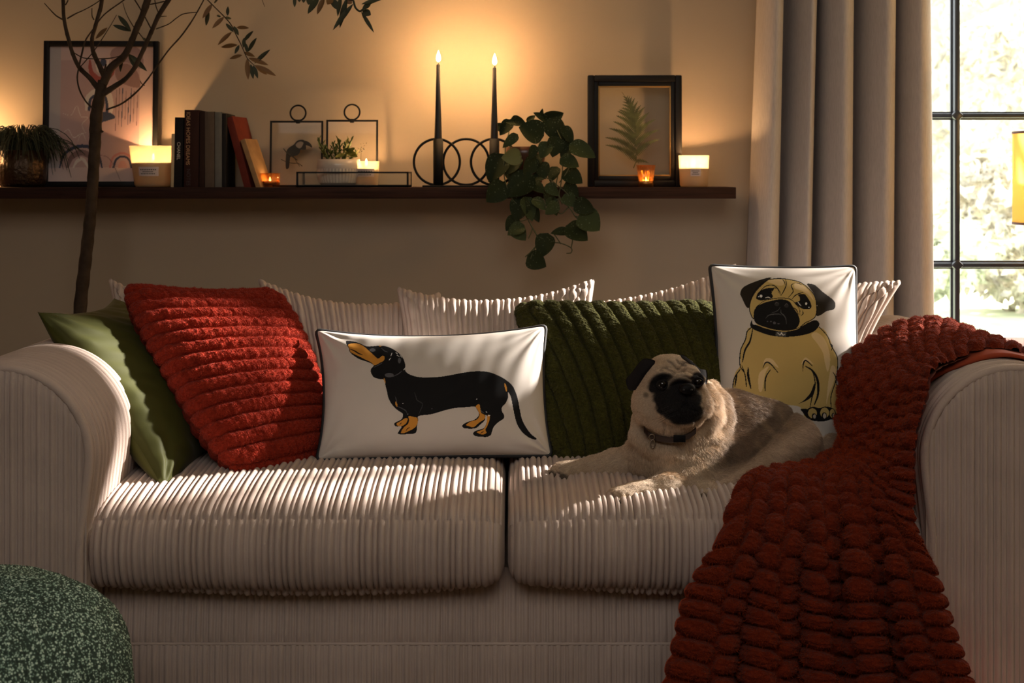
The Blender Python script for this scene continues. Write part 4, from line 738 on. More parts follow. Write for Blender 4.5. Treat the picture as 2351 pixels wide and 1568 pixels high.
VN = [[(1000,600,3.9),(1040,700,3.88),(1040,850,3.87),(1030,960,3.85),(1020,1040,3.85),(1085,1110,3.84),(1120,1165,3.84),(1155,1200,3.84),(1158,1240,3.84)],[(1120,1165,3.84),(1150,1172,3.84),(1175,1165,3.84)],
 [(700,600,3.9),(670,760,3.85),(665,900,3.84),(690,1000,3.84),(720,1060,3.84),(780,1120,3.84),(830,1210,3.84),(880,1290,3.84),(960,1330,3.84),(1030,1340,3.84),(1095,1370,3.84),(1095,1400,3.84),(1065,1405,3.84)],[(1095,1370,3.84),(1105,1320,3.84),(1100,1290,3.84)],
 [(830,1210,3.84),(870,1280,3.84),(878,1340,3.84),(840,1390,3.84),(800,1428,3.84)],[(878,1340,3.84),(850,1400,3.83),(835,1440,3.83)],[(850,1240,3.84),(820,1310,3.84)],[(1030,1345,3.84),(1000,1300,3.84),(985,1280,3.84)],[(960,1330,3.84),(940,1300,3.84)],
 [(880,900,3.86),(960,930,3.85),(1010,970,3.85),(1060,1010,3.85),(1090,1050,3.85)],[(850,1060,3.84),(900,1070,3.84),(940,1100,3.84)],[(1020,1040,3.85),(1000,1110,3.84),(1030,1150,3.84),(1080,1110,3.84)],[(1010,900,3.85),(1000,990,3.85),(1040,1090,3.84)],[(740,1200,3.84),(780,1195,3.84),(830,1180,3.84)],[(700,700,3.86),(720,760,3.85),(740,800,3.85)],[(1060,800,3.87),(1080,860,3.86),(1020,950,3.85)]]
for ln in VN: MB().tube(spline([vz(*p) for p in ln], len(ln)*5), .0016, 6).build('vine', M_vine, pp_)
# ---------------------------------------------------------------- curtain
# plan of the folds: (x at top px, x at bottom px, depth) from left to right; ridges near the camera, valleys behind
CP = [(1741,1714,3.93),(1752,1728,3.865),(1775,1752,3.83),(1794,1777,3.86),(1797,1781,3.93),(1790,1776,3.975),(1812,1792,3.99),(1834,1812,3.90),(1856,1838,3.84),(1872,1855,3.865),(1876,1858,3.93),(1868,1852,3.98),(1884,1872,3.99),(1896,1888,3.90),(1925,1920,3.83),(1952,1948,3.85),(1957,1953,3.92),(1946,1943,3.975),(1968,1962,3.99),(1990,1982,3.90),(2020,2014,3.83),(2045,2043,3.85),(2051,2049,3.92),(2042,2042,3.975),(2058,2058,3.98),(2072,2074,3.90),(2095,2100,3.84),(2120,2128,3.855),(2136,2146,3.91),(2132,2142,3.97),(2120,2130,3.99)]
nr = 60; zz = np.linspace(.03, 2.5, nr); zt, zb = Zp(0, 3.88), Zp(620, 3.88); V = []
for z in zz:
    k = (zt-z)/(zt-zb); pl = np.array([[X(a+(b-a)*max(-.6, min(1.5, k)), 3.9), y] for a, b, y in CP]); pl[:, 0] += .003*np.sin(z*2.1+pl[:, 0]*9); V.append(spline(pl, 360))
V = np.array(V); V = np.concatenate([V, np.repeat(zz[:, None, None], 360, 1)], 2)
cur = tag(mesh_from('curtain', V.reshape(-1, 3), gfaces(nr, 360, flip=True), M_curtain), 'floor-length grey linen curtain hanging in deep folds beside the window', 'curtain')
sm = cur.modifiers.new('s', 'SOLIDIFY'); sm.thickness = .003
MB().tube([(X(1700, 3.92), 3.92, 2.53), (3.4, 3.92, 2.53)], .012, 12).build('curtain_rod', M_black, cur)
# ---------------------------------------------------------------- side table and lamp
M_cherry = mat('reddish_wood', (.20, .055, .03), .4, var=(10, .3, (1, 1, 20)))
TY = 3.95; tx0 = X(2308, TY-.12); tz_ = Zp(786, TY-.12)
tb = thing('side_table', (tx0+.25, TY-.25, 0), 'reddish wooden side table just visible behind the right sofa arm', 'table')
MB().box((tx0, TY-.5, tz_-.022), (tx0+.5, TY, tz_), bev=.002).build('tabletop', M_cherry, tb, 30)
MB().box((tx0+.015, TY-.485, tz_-.08), (tx0+.485, TY-.015, tz_-.022)).build('apron', M_cherry, tb, False)
for a_ in (.03, .47):
    for b_ in (-.47, -.03): MB().box((tx0+a_-.018, TY+b_-.018, 0), (tx0+a_+.018, TY+b_+.018, tz_-.06), bev=.002).build('leg', M_cherry, tb, 30)
LY = 3.74; lr = .135; lx = X(2331, LY)+lr; lz0, lz1 = Zp(513, LY), Zp(304, LY)
lp = thing('table_lamp', (lx, LY, tz_), 'glowing yellow drum-shade lamp with brown trim at the right edge', 'lamp')
def shade_mat():
    m = bpy.data.materials.new('yellow_shade'); m.use_nodes = True; nt = m.node_tree; N = nt.nodes; L = nt.links; N.remove(N['Principled BSDF'])
    d = N.new('ShaderNodeBsdfDiffuse'); d.inputs[0].default_value = (.8, .58, .2, 1); t = N.new('ShaderNodeBsdfTranslucent'); t.inputs[0].default_value = (.46, .32, .10, 1)
    x = N.new('ShaderNodeMixShader'); x.inputs[0].default_value = .6; L.new(d.outputs[0], x.inputs[1]); L.new(t.outputs[0], x.inputs[2]); L.new(x.outputs[0], N['Material Output'].inputs[0]); return m
MB().lathe([(lr, lz0), (lr, lz1)], (lx, LY, 0), 64).build('shade', shade_mat(), lp)
M_trim = mat('brown_trim', (.16, .045, .012), .7)
for z in (lz0, lz1): MB().lathe([(lr+.0012, z-.003), (lr+.0012, z+.003), (lr-.002, z+.003), (lr-.002, z-.003), (lr+.0012, z-.003)], (lx, LY, 0), 64).build('trim', M_trim, lp)
MB().lathe([(0, 0), (.06, 0), (.06, .01), (.02, .03), (.045, .1), (.05, .16), (.02, .23), (.008, .25), (.008, lz0-tz_+.12), (0, lz0-tz_+.12)], (lx, LY, tz_), 32).build('base', M_trim, lp)
MB().sphere((lx, LY, (lz0+lz1)/2), .028, 14).build('bulb', emis('bulb', (1, .7, .35), 25), lp)
l = light('lamp_light', 'POINT', (lx, LY, (lz0+lz1)/2), 26, (1, .60, .25), shadow_soft_size=.03)
# ---------------------------------------------------------------- knitted pouf
def knit(m, nt, N, L, b, tc):
    v = N.new('ShaderNodeTexVoronoi'); v.inputs['Scale'].default_value = 240; mp = N.new('ShaderNodeMapping'); mp.inputs['Scale'].default_value = (1, 1, 1); L.new(tc.outputs['Object'], mp.inputs[0]); L.new(mp.outputs[0], v.inputs['Vector'])
    r = N.new('ShaderNodeValToRGB'); e = r.color_ramp.elements; e[0].position = 0; e[0].color = (.75, .85, .72, 1); e[1].position = 1; e[1].color = (.02, .035, .025, 1); e.new(.25).color = (.30, .46, .36, 1); e.new(.42).color = (.04, .07, .05, 1)
    n = N.new('ShaderNodeTexNoise'); n.inputs['Scale'].default_value = 130; L.new(tc.outputs['Object'], n.inputs['Vector'])
    a = N.new('ShaderNodeMath'); a.operation = 'ADD'; L.new(v.outputs['Distance'], a.inputs[0]); L.new(n.outputs['Fac'], a.inputs[1]); s = N.new('ShaderNodeMath'); s.operation = 'SUBTRACT'; L.new(a.outputs[0], s.inputs[0]); s.inputs[1].default_value = .56
    L.new(s.outputs[0], r.inputs[0]); L.new(r.outputs[0], b.inputs['Base Color'])
M_knit = mat('green_white_knit', (.1, .2, .15), .9, extra=knit)
R = .27; pc = (X(297, 2.28)-R, 2.28, 0); pf_ = thing('knitted_pouf', pc, 'round mottled green and white knitted pouf in the near left corner', 'pouf')
prof = spline([(0.002, .502), (.08, .500), (.16, .490), (.222, .455), (.256, .40), (.266, .33), (.27, .24), (.262, .12), (.235, .03), (.20, .004), (.01, .003)], 170)
nA = 760; a = np.linspace(0, 2*math.pi, nA, endpoint=False); V = np.stack([pc[0]+prof[:, 0][:, None]*np.cos(a), pc[1]+prof[:, 0][:, None]*np.sin(a), pc[2]+prof[:, 1][:, None]*np.ones(nA)], -1)
N = gnormals(V, cv=True); c_ = np.array([pc[0], pc[1], .25]); N *= np.sign(np.sum(N*(V-c_), -1, keepdims=True))
s = np.concatenate([[0], np.cumsum(np.linalg.norm(np.diff(prof, axis=0), axis=1))])
st = np.abs(np.sin(a*95))[None, :]*np.abs(np.sin(s/.010*math.pi))[:, None]
V = V+N*(.0035*st+.002*vnoise(V, 60, 2)+.004*vnoise(V, 12, 5))[..., None]*np.clip(prof[:, 0]/.03, 0, 1)[:, None, None]
mesh_from('cover', V.reshape(-1, 3), gfaces(len(prof), nA, cv=True, flip=True), M_knit, pf_)
# ---------------------------------------------------------------- olive tree
M_olive = mat('olive_bark', (.052, .036, .026), .9, spec=.1, bump=(60, .6, .003), var=(30, .35)); M_ol1 = mat('olive_leaf', (.035, .042, .02), .7); M_ol2 = mat('olive_leaf_warm', (.17, .085, .025), .6)
OY = 3.74; ot = thing('olive_tree', (X(185, OY), OY, 0), 'bare-branched young olive tree with a slim trunk in front of the shelf', 'tree')
def zc(x, y, Y=OY): return P(x/3.336, y/3.336, Y)
tp_ = [P(180, 1650, OY), P(178, 1100, OY), P(180, 850, OY), P(184, 712, OY), P(196, 600, OY), P(207, 500, OY), P(213, 420, OY), P(218, 330, OY), P(222, 260, OY), P(236, 185, OY)]
tr_ = np.interp(np.arange(10), range(10), np.array([18, 17, 16, 15, 14.2, 13.5, 13, 13.5, 14, 11])*OY/F)
n_ = 70; tt = spline([list(p)+[r] for p, r in zip(tp_, tr_)], n_); MB().tube(tt[:, :3], tt[:, 3]*(1+.06*np.sin(np.arange(n_)*1.9)), 14).build('trunk', M_olive, ot)
MB().lathe([(0, 0), (.11, 0), (.13, .25), (.12, .25), (.115, .22), (0, .22)], (X(180, OY), OY, 0), 32).build('planter', M_tpot, ot)
px_ = OY/F/3.336
BRC = [([(760,690),(690,600),(610,520),(560,420),(525,300),(500,200),(487,110),(484,0),(480,-120)],[22,19,17,15,15,14,14,13,12],.0),([(800,590),(760,500),(715,400),(705,300),(725,220),(750,130),(775,40),(790,-100)],[22,19,17,15,15,15,16,15],.01),([(790,640),(850,520),(950,430),(1010,310),(1050,210),(1090,120),(1130,0),(1160,-130)],[34,32,27,24,25,24,28,26],-.01),
 ([(790,720),(880,660),(960,605),(1030,520),(1080,420),(1130,310),(1170,220),(1215,120),(1290,0),(1350,-90)],[24,21,18,18,17,17,17,18,20,18],-.02),
 ([(725,840),(660,780),(610,690),(592,600),(603,520),(625,420),(655,310),(720,215),(800,110),(950,0),(1020,-60)],[6,6,6,6,6,7,6,5,5,5,5],-.04),([(815,840),(930,795),(1040,710),(1120,620),(1200,510),(1290,385),(1380,285),(1450,190),(1500,110),(1560,0),(1600,-80)],[7,7,7,6,6,6,6,6,5,5,5],-.03),
 ([(605,525),(720,390),(800,270),(850,190),(893,115)],[4,4,3.5,3,2.5],-.05),([(560,400),(630,440),(700,450),(780,450),(850,445),(910,432)],[4,4,4,4,4,3],-.04),([(515,142),(580,105),(640,78),(710,40),(770,0)],[6,5,4,4,4],.0),([(480,150),(430,120),(385,75),(340,25)],[6,5,4,3],0),
 ([(940,20),(970,110),(1020,200),(1070,260),(1110,310)],[2.5,3,4,4,4],.02),([(1195,222),(1290,185),(1350,140),(1408,106),(1512,93)],[5,4,4,4,3],-.02),([(1020,-20),(1070,60),(1110,130),(1155,215)],[5,5,5,5],.0),([(1185,0),(1195,50),(1212,95)],[4,4,4],0),([(1200,120),(1240,125),(1278,124)],[6,4,2],0),([(704,62),(705,120),(720,152)],[3,4,5],0),([(1140,35),(1210,22),(1260,10)],[5,5,5],0),([(500,40),(515,15),(522,0)],[5,5,4],0),
 ([(1075,620),(1085,640),(1108,655)],[3,3,3],-.03),([(1580,-10),(1640,50),(1720,130),(1770,190),(1810,270),(1850,350),(1890,440),(1925,480),(1955,505)],[4,4,4,4,4,3.5,3,3,2],.02),([(-60,-40),(40,-80)],[3,3],0),([(2005,-10),(2015,20),(2028,52)],[2,2,1.5],.02),([(775,1000),(790,1008),(765,1020)],[6,4,6],-.03),([(800,560),(806,520),(812,492)],[10,8,6],-.03)]
for pts, rs, dy in BRC:
    if pts[0][0] < 0: continue
    q = spline([list(zc(x, y, OY+dy*(.4+.6*k/len(pts))))+[r_*px_] for k, ((x, y), r_) in enumerate(zip(pts, rs))], len(pts)*5); kn = 1+.10*(np.arange(len(q)) % 7 == 3)
    MB().tube(q[:, :3], q[:, 3]*kn, 8).build('branch', M_olive, ot)
def z5(x, y): return ((400+x/4.702)*3.336, y/4.702*3.336)
q5 = [z5(*p) for p in [(1880,-60),(1930,0),(1955,80),(2000,120),(2040,100),(2110,40),(2230,-10)]]
MB().tube(spline([zc(*p, OY-.1) for p in q5], 30), .0028, 6).build('branch', M_ol1, ot); MB().tube(spline([zc(*z5(*p), OY-.1) for p in [(1240,-40),(1500,-30),(1800,-20),(1930,0)]], 12), .003, 6).build('branch', M_olive, ot)
LO = [(1625,30,1550,140,1),(1715,130,1625,215,1),(1775,245,1665,342,1),(1818,345,1688,358,1),(1855,422,1755,448,1),(1743,120,1745,48,0),(1812,210,1905,212,1),(1865,318,1937,235,0),(1900,395,1962,288,0),(1832,345,1798,412,0),(1950,485,2066,375,0),(1905,445,2055,495,1),(1893,450,1900,608,1),(1920,492,1940,605,0),(1940,500,1975,600,0),(1955,500,2115,578,1),(1955,505,2048,572,1),(1870,400,1950,432,1),(1600,80,1575,200,0),(1790,200,1828,270,0),(1880,330,1895,405,0),(1720,135,1775,140,0),(1730,180,1790,245,0),(1870,290,1865,365,0),(1690,125,1660,120,0),
 (985,415,1036,522,0),(990,415,1128,546,0),(935,438,918,550,0),(865,192,1005,238,0),(905,118,1003,232,0),(822,212,728,297,1),(1120,310,1090,290,0),(1640,20,1665,0,0),(1150,320,1160,330,0)]
LO5 = [(1300,-40,1300,76,0,.5),(1560,-30,1440,142,0,1),(1620,-30,1540,152,1,.8),(1700,-30,1655,45,1,1),(1690,-20,1780,110,0,1),(1865,-20,1780,298,0,.9),(1930,45,1708,318,0,.8),(2020,130,2157,350,0,.55),(2035,118,2122,160,0,1.1),(2230,-10,2020,40,0,.6),(2120,30,2030,105,0,.8),(1860,0,1920,35,1,.8),(1400,-40,1395,30,0,.6),(1350,-50,1350,20,0,.6),(1470,-40,1450,50,0,.9),(1800,-40,1760,170,0,.7)]
ol = [leaf_data('olive_leaf', m, L=.05, W_=.0068, fold=.2, curl=.06, tipx=.9, n=9) for m in (M_ol1, M_ol2)]
g = random.Random(8)
for (bx, by, tx, ty, mi) in LO:
    b0 = zc(bx, by, OY+.02); e_ = zc(tx, ty, OY+g.uniform(-.0, .04)); d = e_-b0; L = np.linalg.norm(d); shared_leaf('leaf', ol[mi], ot, orient(b0, d, (g.uniform(-.4, .4), -1, .3))@Matrix.Diagonal((L/.05*.5+.42, L/.05, L/.05, 1)))
for (bx, by, tx, ty, mi, wf) in LO5:
    b0 = zc(*z5(bx, by), OY-.1); e_ = zc(*z5(tx, ty), OY-.1-g.uniform(0, .03)); d = e_-b0; L = np.linalg.norm(d); shared_leaf('leaf', ol[mi], ot, orient(b0, d, (g.uniform(-.3, .3), -1, .3))@Matrix.Diagonal((wf*1.35, L/.05, L/.05, 1)))
# ---------------------------------------------------------------- chunky throw
M_throw = mat('rust_red_fur', (.15, .018, .005), .95, spec=.1, sheen=.05, bump=(240, 1, .006), var=(110, .22)); M_lin = mat('rust_lining', (.32, .045, .012), .9, var=(20, .1), sheen=.1)
def seatclamp(p): return p
ROW = [((1.12, 3.24, .48), (1.12, 3.03, .48), (1.12, 2.80, .47)), ((1.108, 3.24, .63), (1.108, 3.03, .63), (1.108, 2.80, .63)), ((1.055, 3.24, .745), (1.055, 3.02, .745), (1.055, 2.79, .745)), ((.95, 3.24, .803), (.945, 3.0, .803), (.94, 2.775, .803)), ((.85, 3.23, .785), (.845, 2.98, .785), (.845, 2.74, .787)),
 ((.765, 3.22, .73), (.765, 2.95, .73), tuple(P(2152, 872, 2.68))), (tuple(P(1958, 880, 3.17)), (.75, 2.93, .66), tuple(P(2143, 925, 2.64))), (tuple(P(1946, 950, 3.13)), (.735, 2.90, .60), tuple(P(2126, 985, 2.61))), (tuple(P(1932, 1030, 3.05)), (.71, 2.87, .565), tuple(P(2116, 1050, 2.60))),
 (tuple(P(1866, 1090, 2.95)), (.66, 2.84, .552), tuple(P(2113, 1110, 2.59))), (tuple(P(1770, 1124, 2.815)), (.60, 2.80, .54), tuple(P(2114, 1165, 2.585))), (tuple(P(1705, 1155, 2.735)), (.57, 2.73, .532), tuple(P(2132, 1215, 2.58))), (tuple(P(1652, 1205, 2.675)), (.56, 2.67, .495), tuple(P(2148, 1262, 2.575))),
 (tuple(P(1612, 1268, 2.66)), (.55, 2.645, .44), tuple(P(2162, 1315, 2.57))), (tuple(P(1562, 1350, 2.65)), (.55, 2.64, .36), tuple(P(2188, 1400, 2.565))), (tuple(P(1538, 1450, 2.64)), (.55, 2.63, .28), tuple(P(2215, 1490, 2.56))), (tuple(P(1512, 1560, 2.63)), (.55, 2.62, .20), tuple(P(2240, 1580, 2.555))), (tuple(P(1495, 1680, 2.62)), (.55, 2.61, .11), tuple(P(2262, 1690, 2.55))), (tuple(P(1485, 1790, 2.615)), (.55, 2.60, .04), tuple(P(2275, 1790, 2.545)))]
R_ = np.array([[np.array(p, float) for p in r] for r in ROW]); nt_, nc_ = 1000, 300
G = np.stack([spline(R_[:, j], nt_) for j in range(3)], 1)                # nt,3,3
t3 = np.linspace(0, 1, nc_); b0 = (1-t3)**2; b1 = 2*t3*(1-t3); b2 = t3**2; mid = 2*G[:, 1]-.5*(G[:, 0]+G[:, 2])
V = b0[None, :, None]*G[:, 0][:, None]+b1[None, :, None]*mid[:, None]+b2[None, :, None]*G[:, 2][:, None]
arcl = np.concatenate([[0], np.cumsum(np.linalg.norm(np.diff(G[:, 1], axis=0), axis=1))]); tt = np.linspace(0, 1, nt_)
N = gnormals(V); N *= np.where(N[600, 150, 1] > 0, -1, 1)
hang = np.clip((tt-.52)/.2, 0, 1)[:, None]; cc = t3[None, :]+.02*np.sin(tt*9)[:, None]
foldp = 1-sum(np.exp(-((cc-q_)/w_)**2) for q_, w_ in ((.245, .035), (.465, .05), (.625, .045), (.80, .04)))*np.clip((tt-.55)/.12, 0, 1)[:, None]
V = V+N*((np.clip(foldp, 0, 1)*.088-.006)*hang*(.75+.45*np.clip((tt-.6)/.4, 0, 1)[:, None]))[..., None]+N*(.018*(1-hang))[..., None]
cb_ = np.cumsum([0, .13, .11, .12, .10, .10, .10, .09, .09, .08, .08]); cb_ = cb_/cb_[-1]; ci = np.clip(np.searchsorted(cb_, t3, side='right')-1, 0, 9); ca = (t3-cb_[ci])/(cb_[ci+1]-cb_[ci])
per = .0335; offs = np.array([0, .5, .1, .62, .2, .75, .3, .8, .45, .05])
rr_ = arcl[:, None]/per+offs[ci][None, :]+.12*vnoise(np.stack([arcl[:, None]*np.ones(nc_), t3[None, :]*np.ones((nt_, 1))], -1), 8, 4)+.10*np.sin(ca*math.pi)[None, :]; rb_ = rr_ % 1
cell = np.floor(rr_)*13.1+ci[None, :]*7.7; jit = np.sin(cell*12.9898)*43758.5453; jit = jit-np.floor(jit)
wob_ = .10*vnoise(np.stack([rr_*.5, ci[None, :]*3.1*np.ones((nt_, 1))], -1), 1.3, 6); wxv = np.abs(2*ca-1)[None, :]*(1+wob_); wyv = np.abs(2*rb_-1)
wx = np.power(np.maximum(1-wxv**2.6-wyv**2.6, 0), .45); wx = np.maximum(wx, .25*np.power(np.maximum(1-wyv**2, 0), .5)*np.maximum(1-wxv**8, 0)); wy = 1.0
N2 = gnormals(V); N2 *= np.sign(np.sum(N2*N, -1, keepdims=True)+1e-9)
small = np.clip((.62-tt)/.3, 0, 1)[:, None]
bump_ = wx*wy*(.019+.008*jit)*(1-.25*small)+.0022*vnoise(V, 170, 9)+.0015*vnoise(V, 420, 10)
DU = np.gradient(V, axis=1); DU /= np.linalg.norm(DU, axis=-1, keepdims=True); wyy = np.power(np.maximum(1-np.abs(2*rb_-1)**2.4, 0), .5)
V = V+DU*(.014*wyy*(np.clip((t3-.93)/.07, 0, 1)-np.clip((.07-t3)/.07, 0, 1))[None, :])[..., None]
V2 = V+N2*bump_[..., None]; Vb = V-N2*.006
Vall = np.concatenate([V2.reshape(-1, 3), Vb[::4, ::4].reshape(-1, 3)]); f1 = gfaces(nt_, nc_); mb_, nb_ = Vb[::4, ::4].shape[:2]
thr = thing('chunky_throw', (.55, 2.85, .5), 'rust red chunky bobbled fur throw draped over the right arm and seat', 'throw')
THR_V, THR_N = V2, N2
mesh_from('throw_pile', V2.reshape(-1, 3), f1, M_throw, thr)
# smooth lining showing along the near edge over the arm
a = np.linspace(math.radians(-8), math.radians(140), 60); ys = np.linspace(2.735, 2.86, 12); A, Yg = np.meshgrid(a, ys, indexing='ij'); rd = .178+.006+.012*np.sin(np.clip((Yg-2.735)/.125, 0, 1)*math.pi*.5)+.003*np.sin(A*7+Yg*40)
Yg = Yg+.025*np.sin(A*2.2+.4)*(1-(Yg-2.735)/.125)
V = np.stack([.932-rd*np.cos(A), Yg, .629+rd*np.sin(A)], -1); ln = mesh_from('lining', V.reshape(-1, 3), gfaces(60, 12), M_lin, thr); sm = ln.modifiers.new('s', 'SOLIDIFY'); sm.thickness = .006
mesh_from('backing', Vb[::4, ::4].reshape(-1, 3), gfaces(mb_, nb_), M_lin, thr)
# ---------------------------------------------------------------- fur (short real strands)
def fur(name, parent, roots, dirs, length, rad, cols, m, seed=0, npt=4, bend=None):
    n = len(roots); hc = bpy.data.hair_curves.new(name); hc.add_curves([npt]*n)
    org = np.array(wloc(parent)); L = np.asarray(length).reshape(-1, 1); pts = []
    bend = np.array([0, 0, -.25]) if bend is None else bend
    for k in range(npt):
        t = k/(npt-1); pts.append(roots-org-dirs*.0008+dirs*L*t+bend*L*t*t)
    P_ = np.stack(pts, 1).astype(np.float32); hc.attributes['position'].data.foreach_set('vector', P_.ravel())
    r = hc.attributes.get('radius') or hc.attributes.new('radius', 'FLOAT', 'POINT')
    r.data.foreach_set('value', np.tile(np.linspace(rad, rad*.25, npt), n).astype(np.float32))
    if cols is not None:
        c = np.ones((n, 4), np.float32); c[:, :3] = cols; a = hc.attributes.new('Col', 'FLOAT_COLOR', 'CURVE'); a.data.foreach_set('color', c.ravel())
    hc.materials.append(m); o = bpy.data.objects.new(name, hc); COL.objects.link(o); o.parent = parent; o['kind'] = 'stuff'; return o
def grid_samples(V, N, n, rng):
    a, b, _ = V.shape; i = rng.uniform(0, a-1.001, n); j = rng.uniform(0, b-1.001, n); i0 = i.astype(int); j0 = j.astype(int); u = (i-i0)[:, None]; v = (j-j0)[:, None]
    f = lambda A: (A[i0, j0]*(1-u)+A[i0+1, j0]*u)*(1-v)+(A[i0, j0+1]*(1-u)+A[i0+1, j0+1]*u)*v
    return f(V), f(N)
def plush(parent, V, n, L, rad, m, seed, name='plush_pile', keep=None):
    g = np.random.default_rng(seed); N = gnormals(V); mid_ = N[V.shape[0]//2, V.shape[1]//2]
    if mid_[1] > 0: N = -N
    p, q = grid_samples(V, N, n, g); w = vnoise(p, 55, seed)[:, None]*np.array([.8, .1, .3])+vnoise(p, 70, seed+1)[:, None]*np.array([.1, .1, -.8])
    d = q*1.0+w*.55+g.normal(size=p.shape)*.28; d /= np.linalg.norm(d, axis=1, keepdims=True)
    if keep is not None: k = keep(p); p, d = p[k], d[k]
    fur(name, parent, p, d, L*g.uniform(.6, 1.1, len(p)), rad, None, m, bend=np.array([0, 0, -.2]))
plush(RED_O, RED_V, 60000, .0048, .00028, mat('red_pile', (.30, .030, .012), .9, spec=.05), 1)
plush(GRN_O, GRN_V, 60000, .0045, .00028, mat('green_pile', (.055, .052, .011), .9, spec=.15), 2)
plush(thr, THR_V, 110000, .0055, .0003, mat('throw_pile', (.28, .040, .010), .9, spec=.05), 3, keep=lambda p: p[:, 2] > .15)
# ---------------------------------------------------------------- the pug
def surface_nets(f, org, h):
    s = f < 0; nx, ny, nz = f.shape
    cnt = np.zeros((nx-1, ny-1, nz-1), np.int8)
    for a in (0, 1):
        for b in (0, 1):
            for c in (0, 1): cnt += s[a:nx-1+a, b:ny-1+b, c:nz-1+c]
    act = (cnt > 0) & (cnt < 8); I = np.argwhere(act); idx = -np.ones(act.shape, np.int64); idx[act] = np.arange(len(I))
    pos = np.zeros((len(I), 3)); w = np.zeros(len(I))
    cor = [(a, b, c) for a in (0, 1) for b in (0, 1) for c in (0, 1)]
    for a in cor:
        for ax in range(3):
            if a[ax]: continue
            b = list(a); b[ax] = 1
            fa = f[I[:, 0]+a[0], I[:, 1]+a[1], I[:, 2]+a[2]]; fb = f[I[:, 0]+b[0], I[:, 1]+b[1], I[:, 2]+b[2]]
            m = (fa < 0) != (fb < 0); t = np.where(m, fa/np.where(m, fa-fb, 1), 0)
            pt_ = np.array(a)[None]+t[:, None]*(np.array(b)-np.array(a))[None]; pos += pt_*m[:, None]; w += m
    V = (I+pos/w[:, None])*h+np.array(org); F_ = []
    for ax in range(3):
        o1, o2 = [(1, 2), (2, 0), (0, 1)][ax]; sl = [slice(1, -1)]*3; sl[ax] = slice(0, -1); s0 = s[tuple(sl)]; sl2 = list(sl); sl2[ax] = slice(1, None); s1 = s[tuple(sl2)]
        E = np.argwhere(s0 != s1); inside = s0[s0 != s1]; off = np.array([1, 1, 1]); off[ax] = 0; E = E+off
        e1 = np.zeros(3, int); e1[o1] = 1; e2 = np.zeros(3, int); e2[o2] = 1
        g_ = lambda q: idx[np.clip(q[:, 0], 0, act.shape[0]-1), np.clip(q[:, 1], 0, act.shape[1]-1), np.clip(q[:, 2], 0, act.shape[2]-1)]
        q = np.stack([g_(E-e1-e2), g_(E-e2), g_(E), g_(E-e1)], 1); q = np.where(inside[:, None], q, q[:, ::-1]); F_.append(q[(q >= 0).all(1)])
    return V, np.concatenate(F_)
H = .0024; bx0, bx1 = np.array([.06, 2.74, .485]), np.array([.74, 3.22, .86])
dim = np.ceil((bx1-bx0)/H).astype(int); FLD = np.full(dim, .2, np.float32)
def smin(a, b, k):
    h = np.clip(.5+.5*(b-a)/k, 0, 1); return b*(1-h)+a*h-k*h*(1-h)
def region(lo, hi, pad):
    i0 = np.clip(((lo-pad-bx0)/H).astype(int), 0, dim); i1 = np.clip(((hi+pad-bx0)/H).astype(int)+1, 0, dim)
    ax = [bx0[k]+H*np.arange(i0[k], i1[k]) for k in range(3)]; G_ = np.stack(np.meshgrid(*ax, indexing='ij'), -1).astype(np.float32)
    return tuple(slice(i0[k], i1[k]) for k in range(3)), G_
def cone(a, ra, b, rb, k=.02):
    a = np.array(a); b = np.array(b); sl, G_ = region(np.minimum(a, b)-max(ra, rb), np.maximum(a, b)+max(ra, rb), .05)
    d = b-a; t = np.clip(((G_-a)@d)/max(d@d, 1e-9), 0, 1); D = np.linalg.norm(G_-a-t[..., None]*d, axis=-1)-(ra+(rb-ra)*t); FLD[sl] = smin(FLD[sl], D, k)
def ell(c, r, k=.02, R=None):
    c = np.array(c); r = np.array(r)*np.ones(3); sl, G_ = region(c-r.max(), c+r.max(), .05); q = G_-c
    if R is not None: q = q@R
    l = np.linalg.norm(q/r, axis=-1); D = (l-1)*np.minimum(np.linalg.norm(q, axis=-1)/np.maximum(l, 1e-6), r.max()); FLD[sl] = smin(FLD[sl], D, k)
def chain(pts, k=.015):
    for (a, ra), (b, rb) in zip(pts[:-1], pts[1:]): cone(a, ra, b, rb, k)
# trunk
ell(P(1590, 990, 3.0), (.075, .085, .082), .03); ell(P(1680, 985, 3.04), (.085, .08, .083), .04); ell(P(1762, 1008, 3.07), (.08, .075, .083), .04); ell(P(1822, 1034, 3.08), (.062, .065, .064), .03)
ell(P(1700, 1045, 2.98), (.10, .06, .055), .03)
cone(P(1548, 950, 2.945), .073, P(1545, 1020, 2.955), .082, .03); ell(P(1528, 1045, 2.935), (.072, .065, .06), .03); ell(P(1608, 1040, 2.95), (.062, .06, .068), .025)
chain([(P(1632, 893, 2.975), .018), (P(1654, 925, 2.96), .020), (P(1660, 958, 2.955), .021), (P(1652, 990, 2.95), .02), (P(1630, 1025, 2.94), .018)], .008)
chain([(P(1622, 890, 2.94), .014), (P(1634, 920, 2.925), .017), (P(1634, 955, 2.915), .018), (P(1618, 985, 2.905), .016), (P(1590, 1008, 2.885), .014)], .006)
chain([(P(1465, 960, 2.92), .014), (P(1462, 1000, 2.905), .015), (P(1490, 1030, 2.88), .014), (P(1540, 1040, 2.87), .014)], .010)
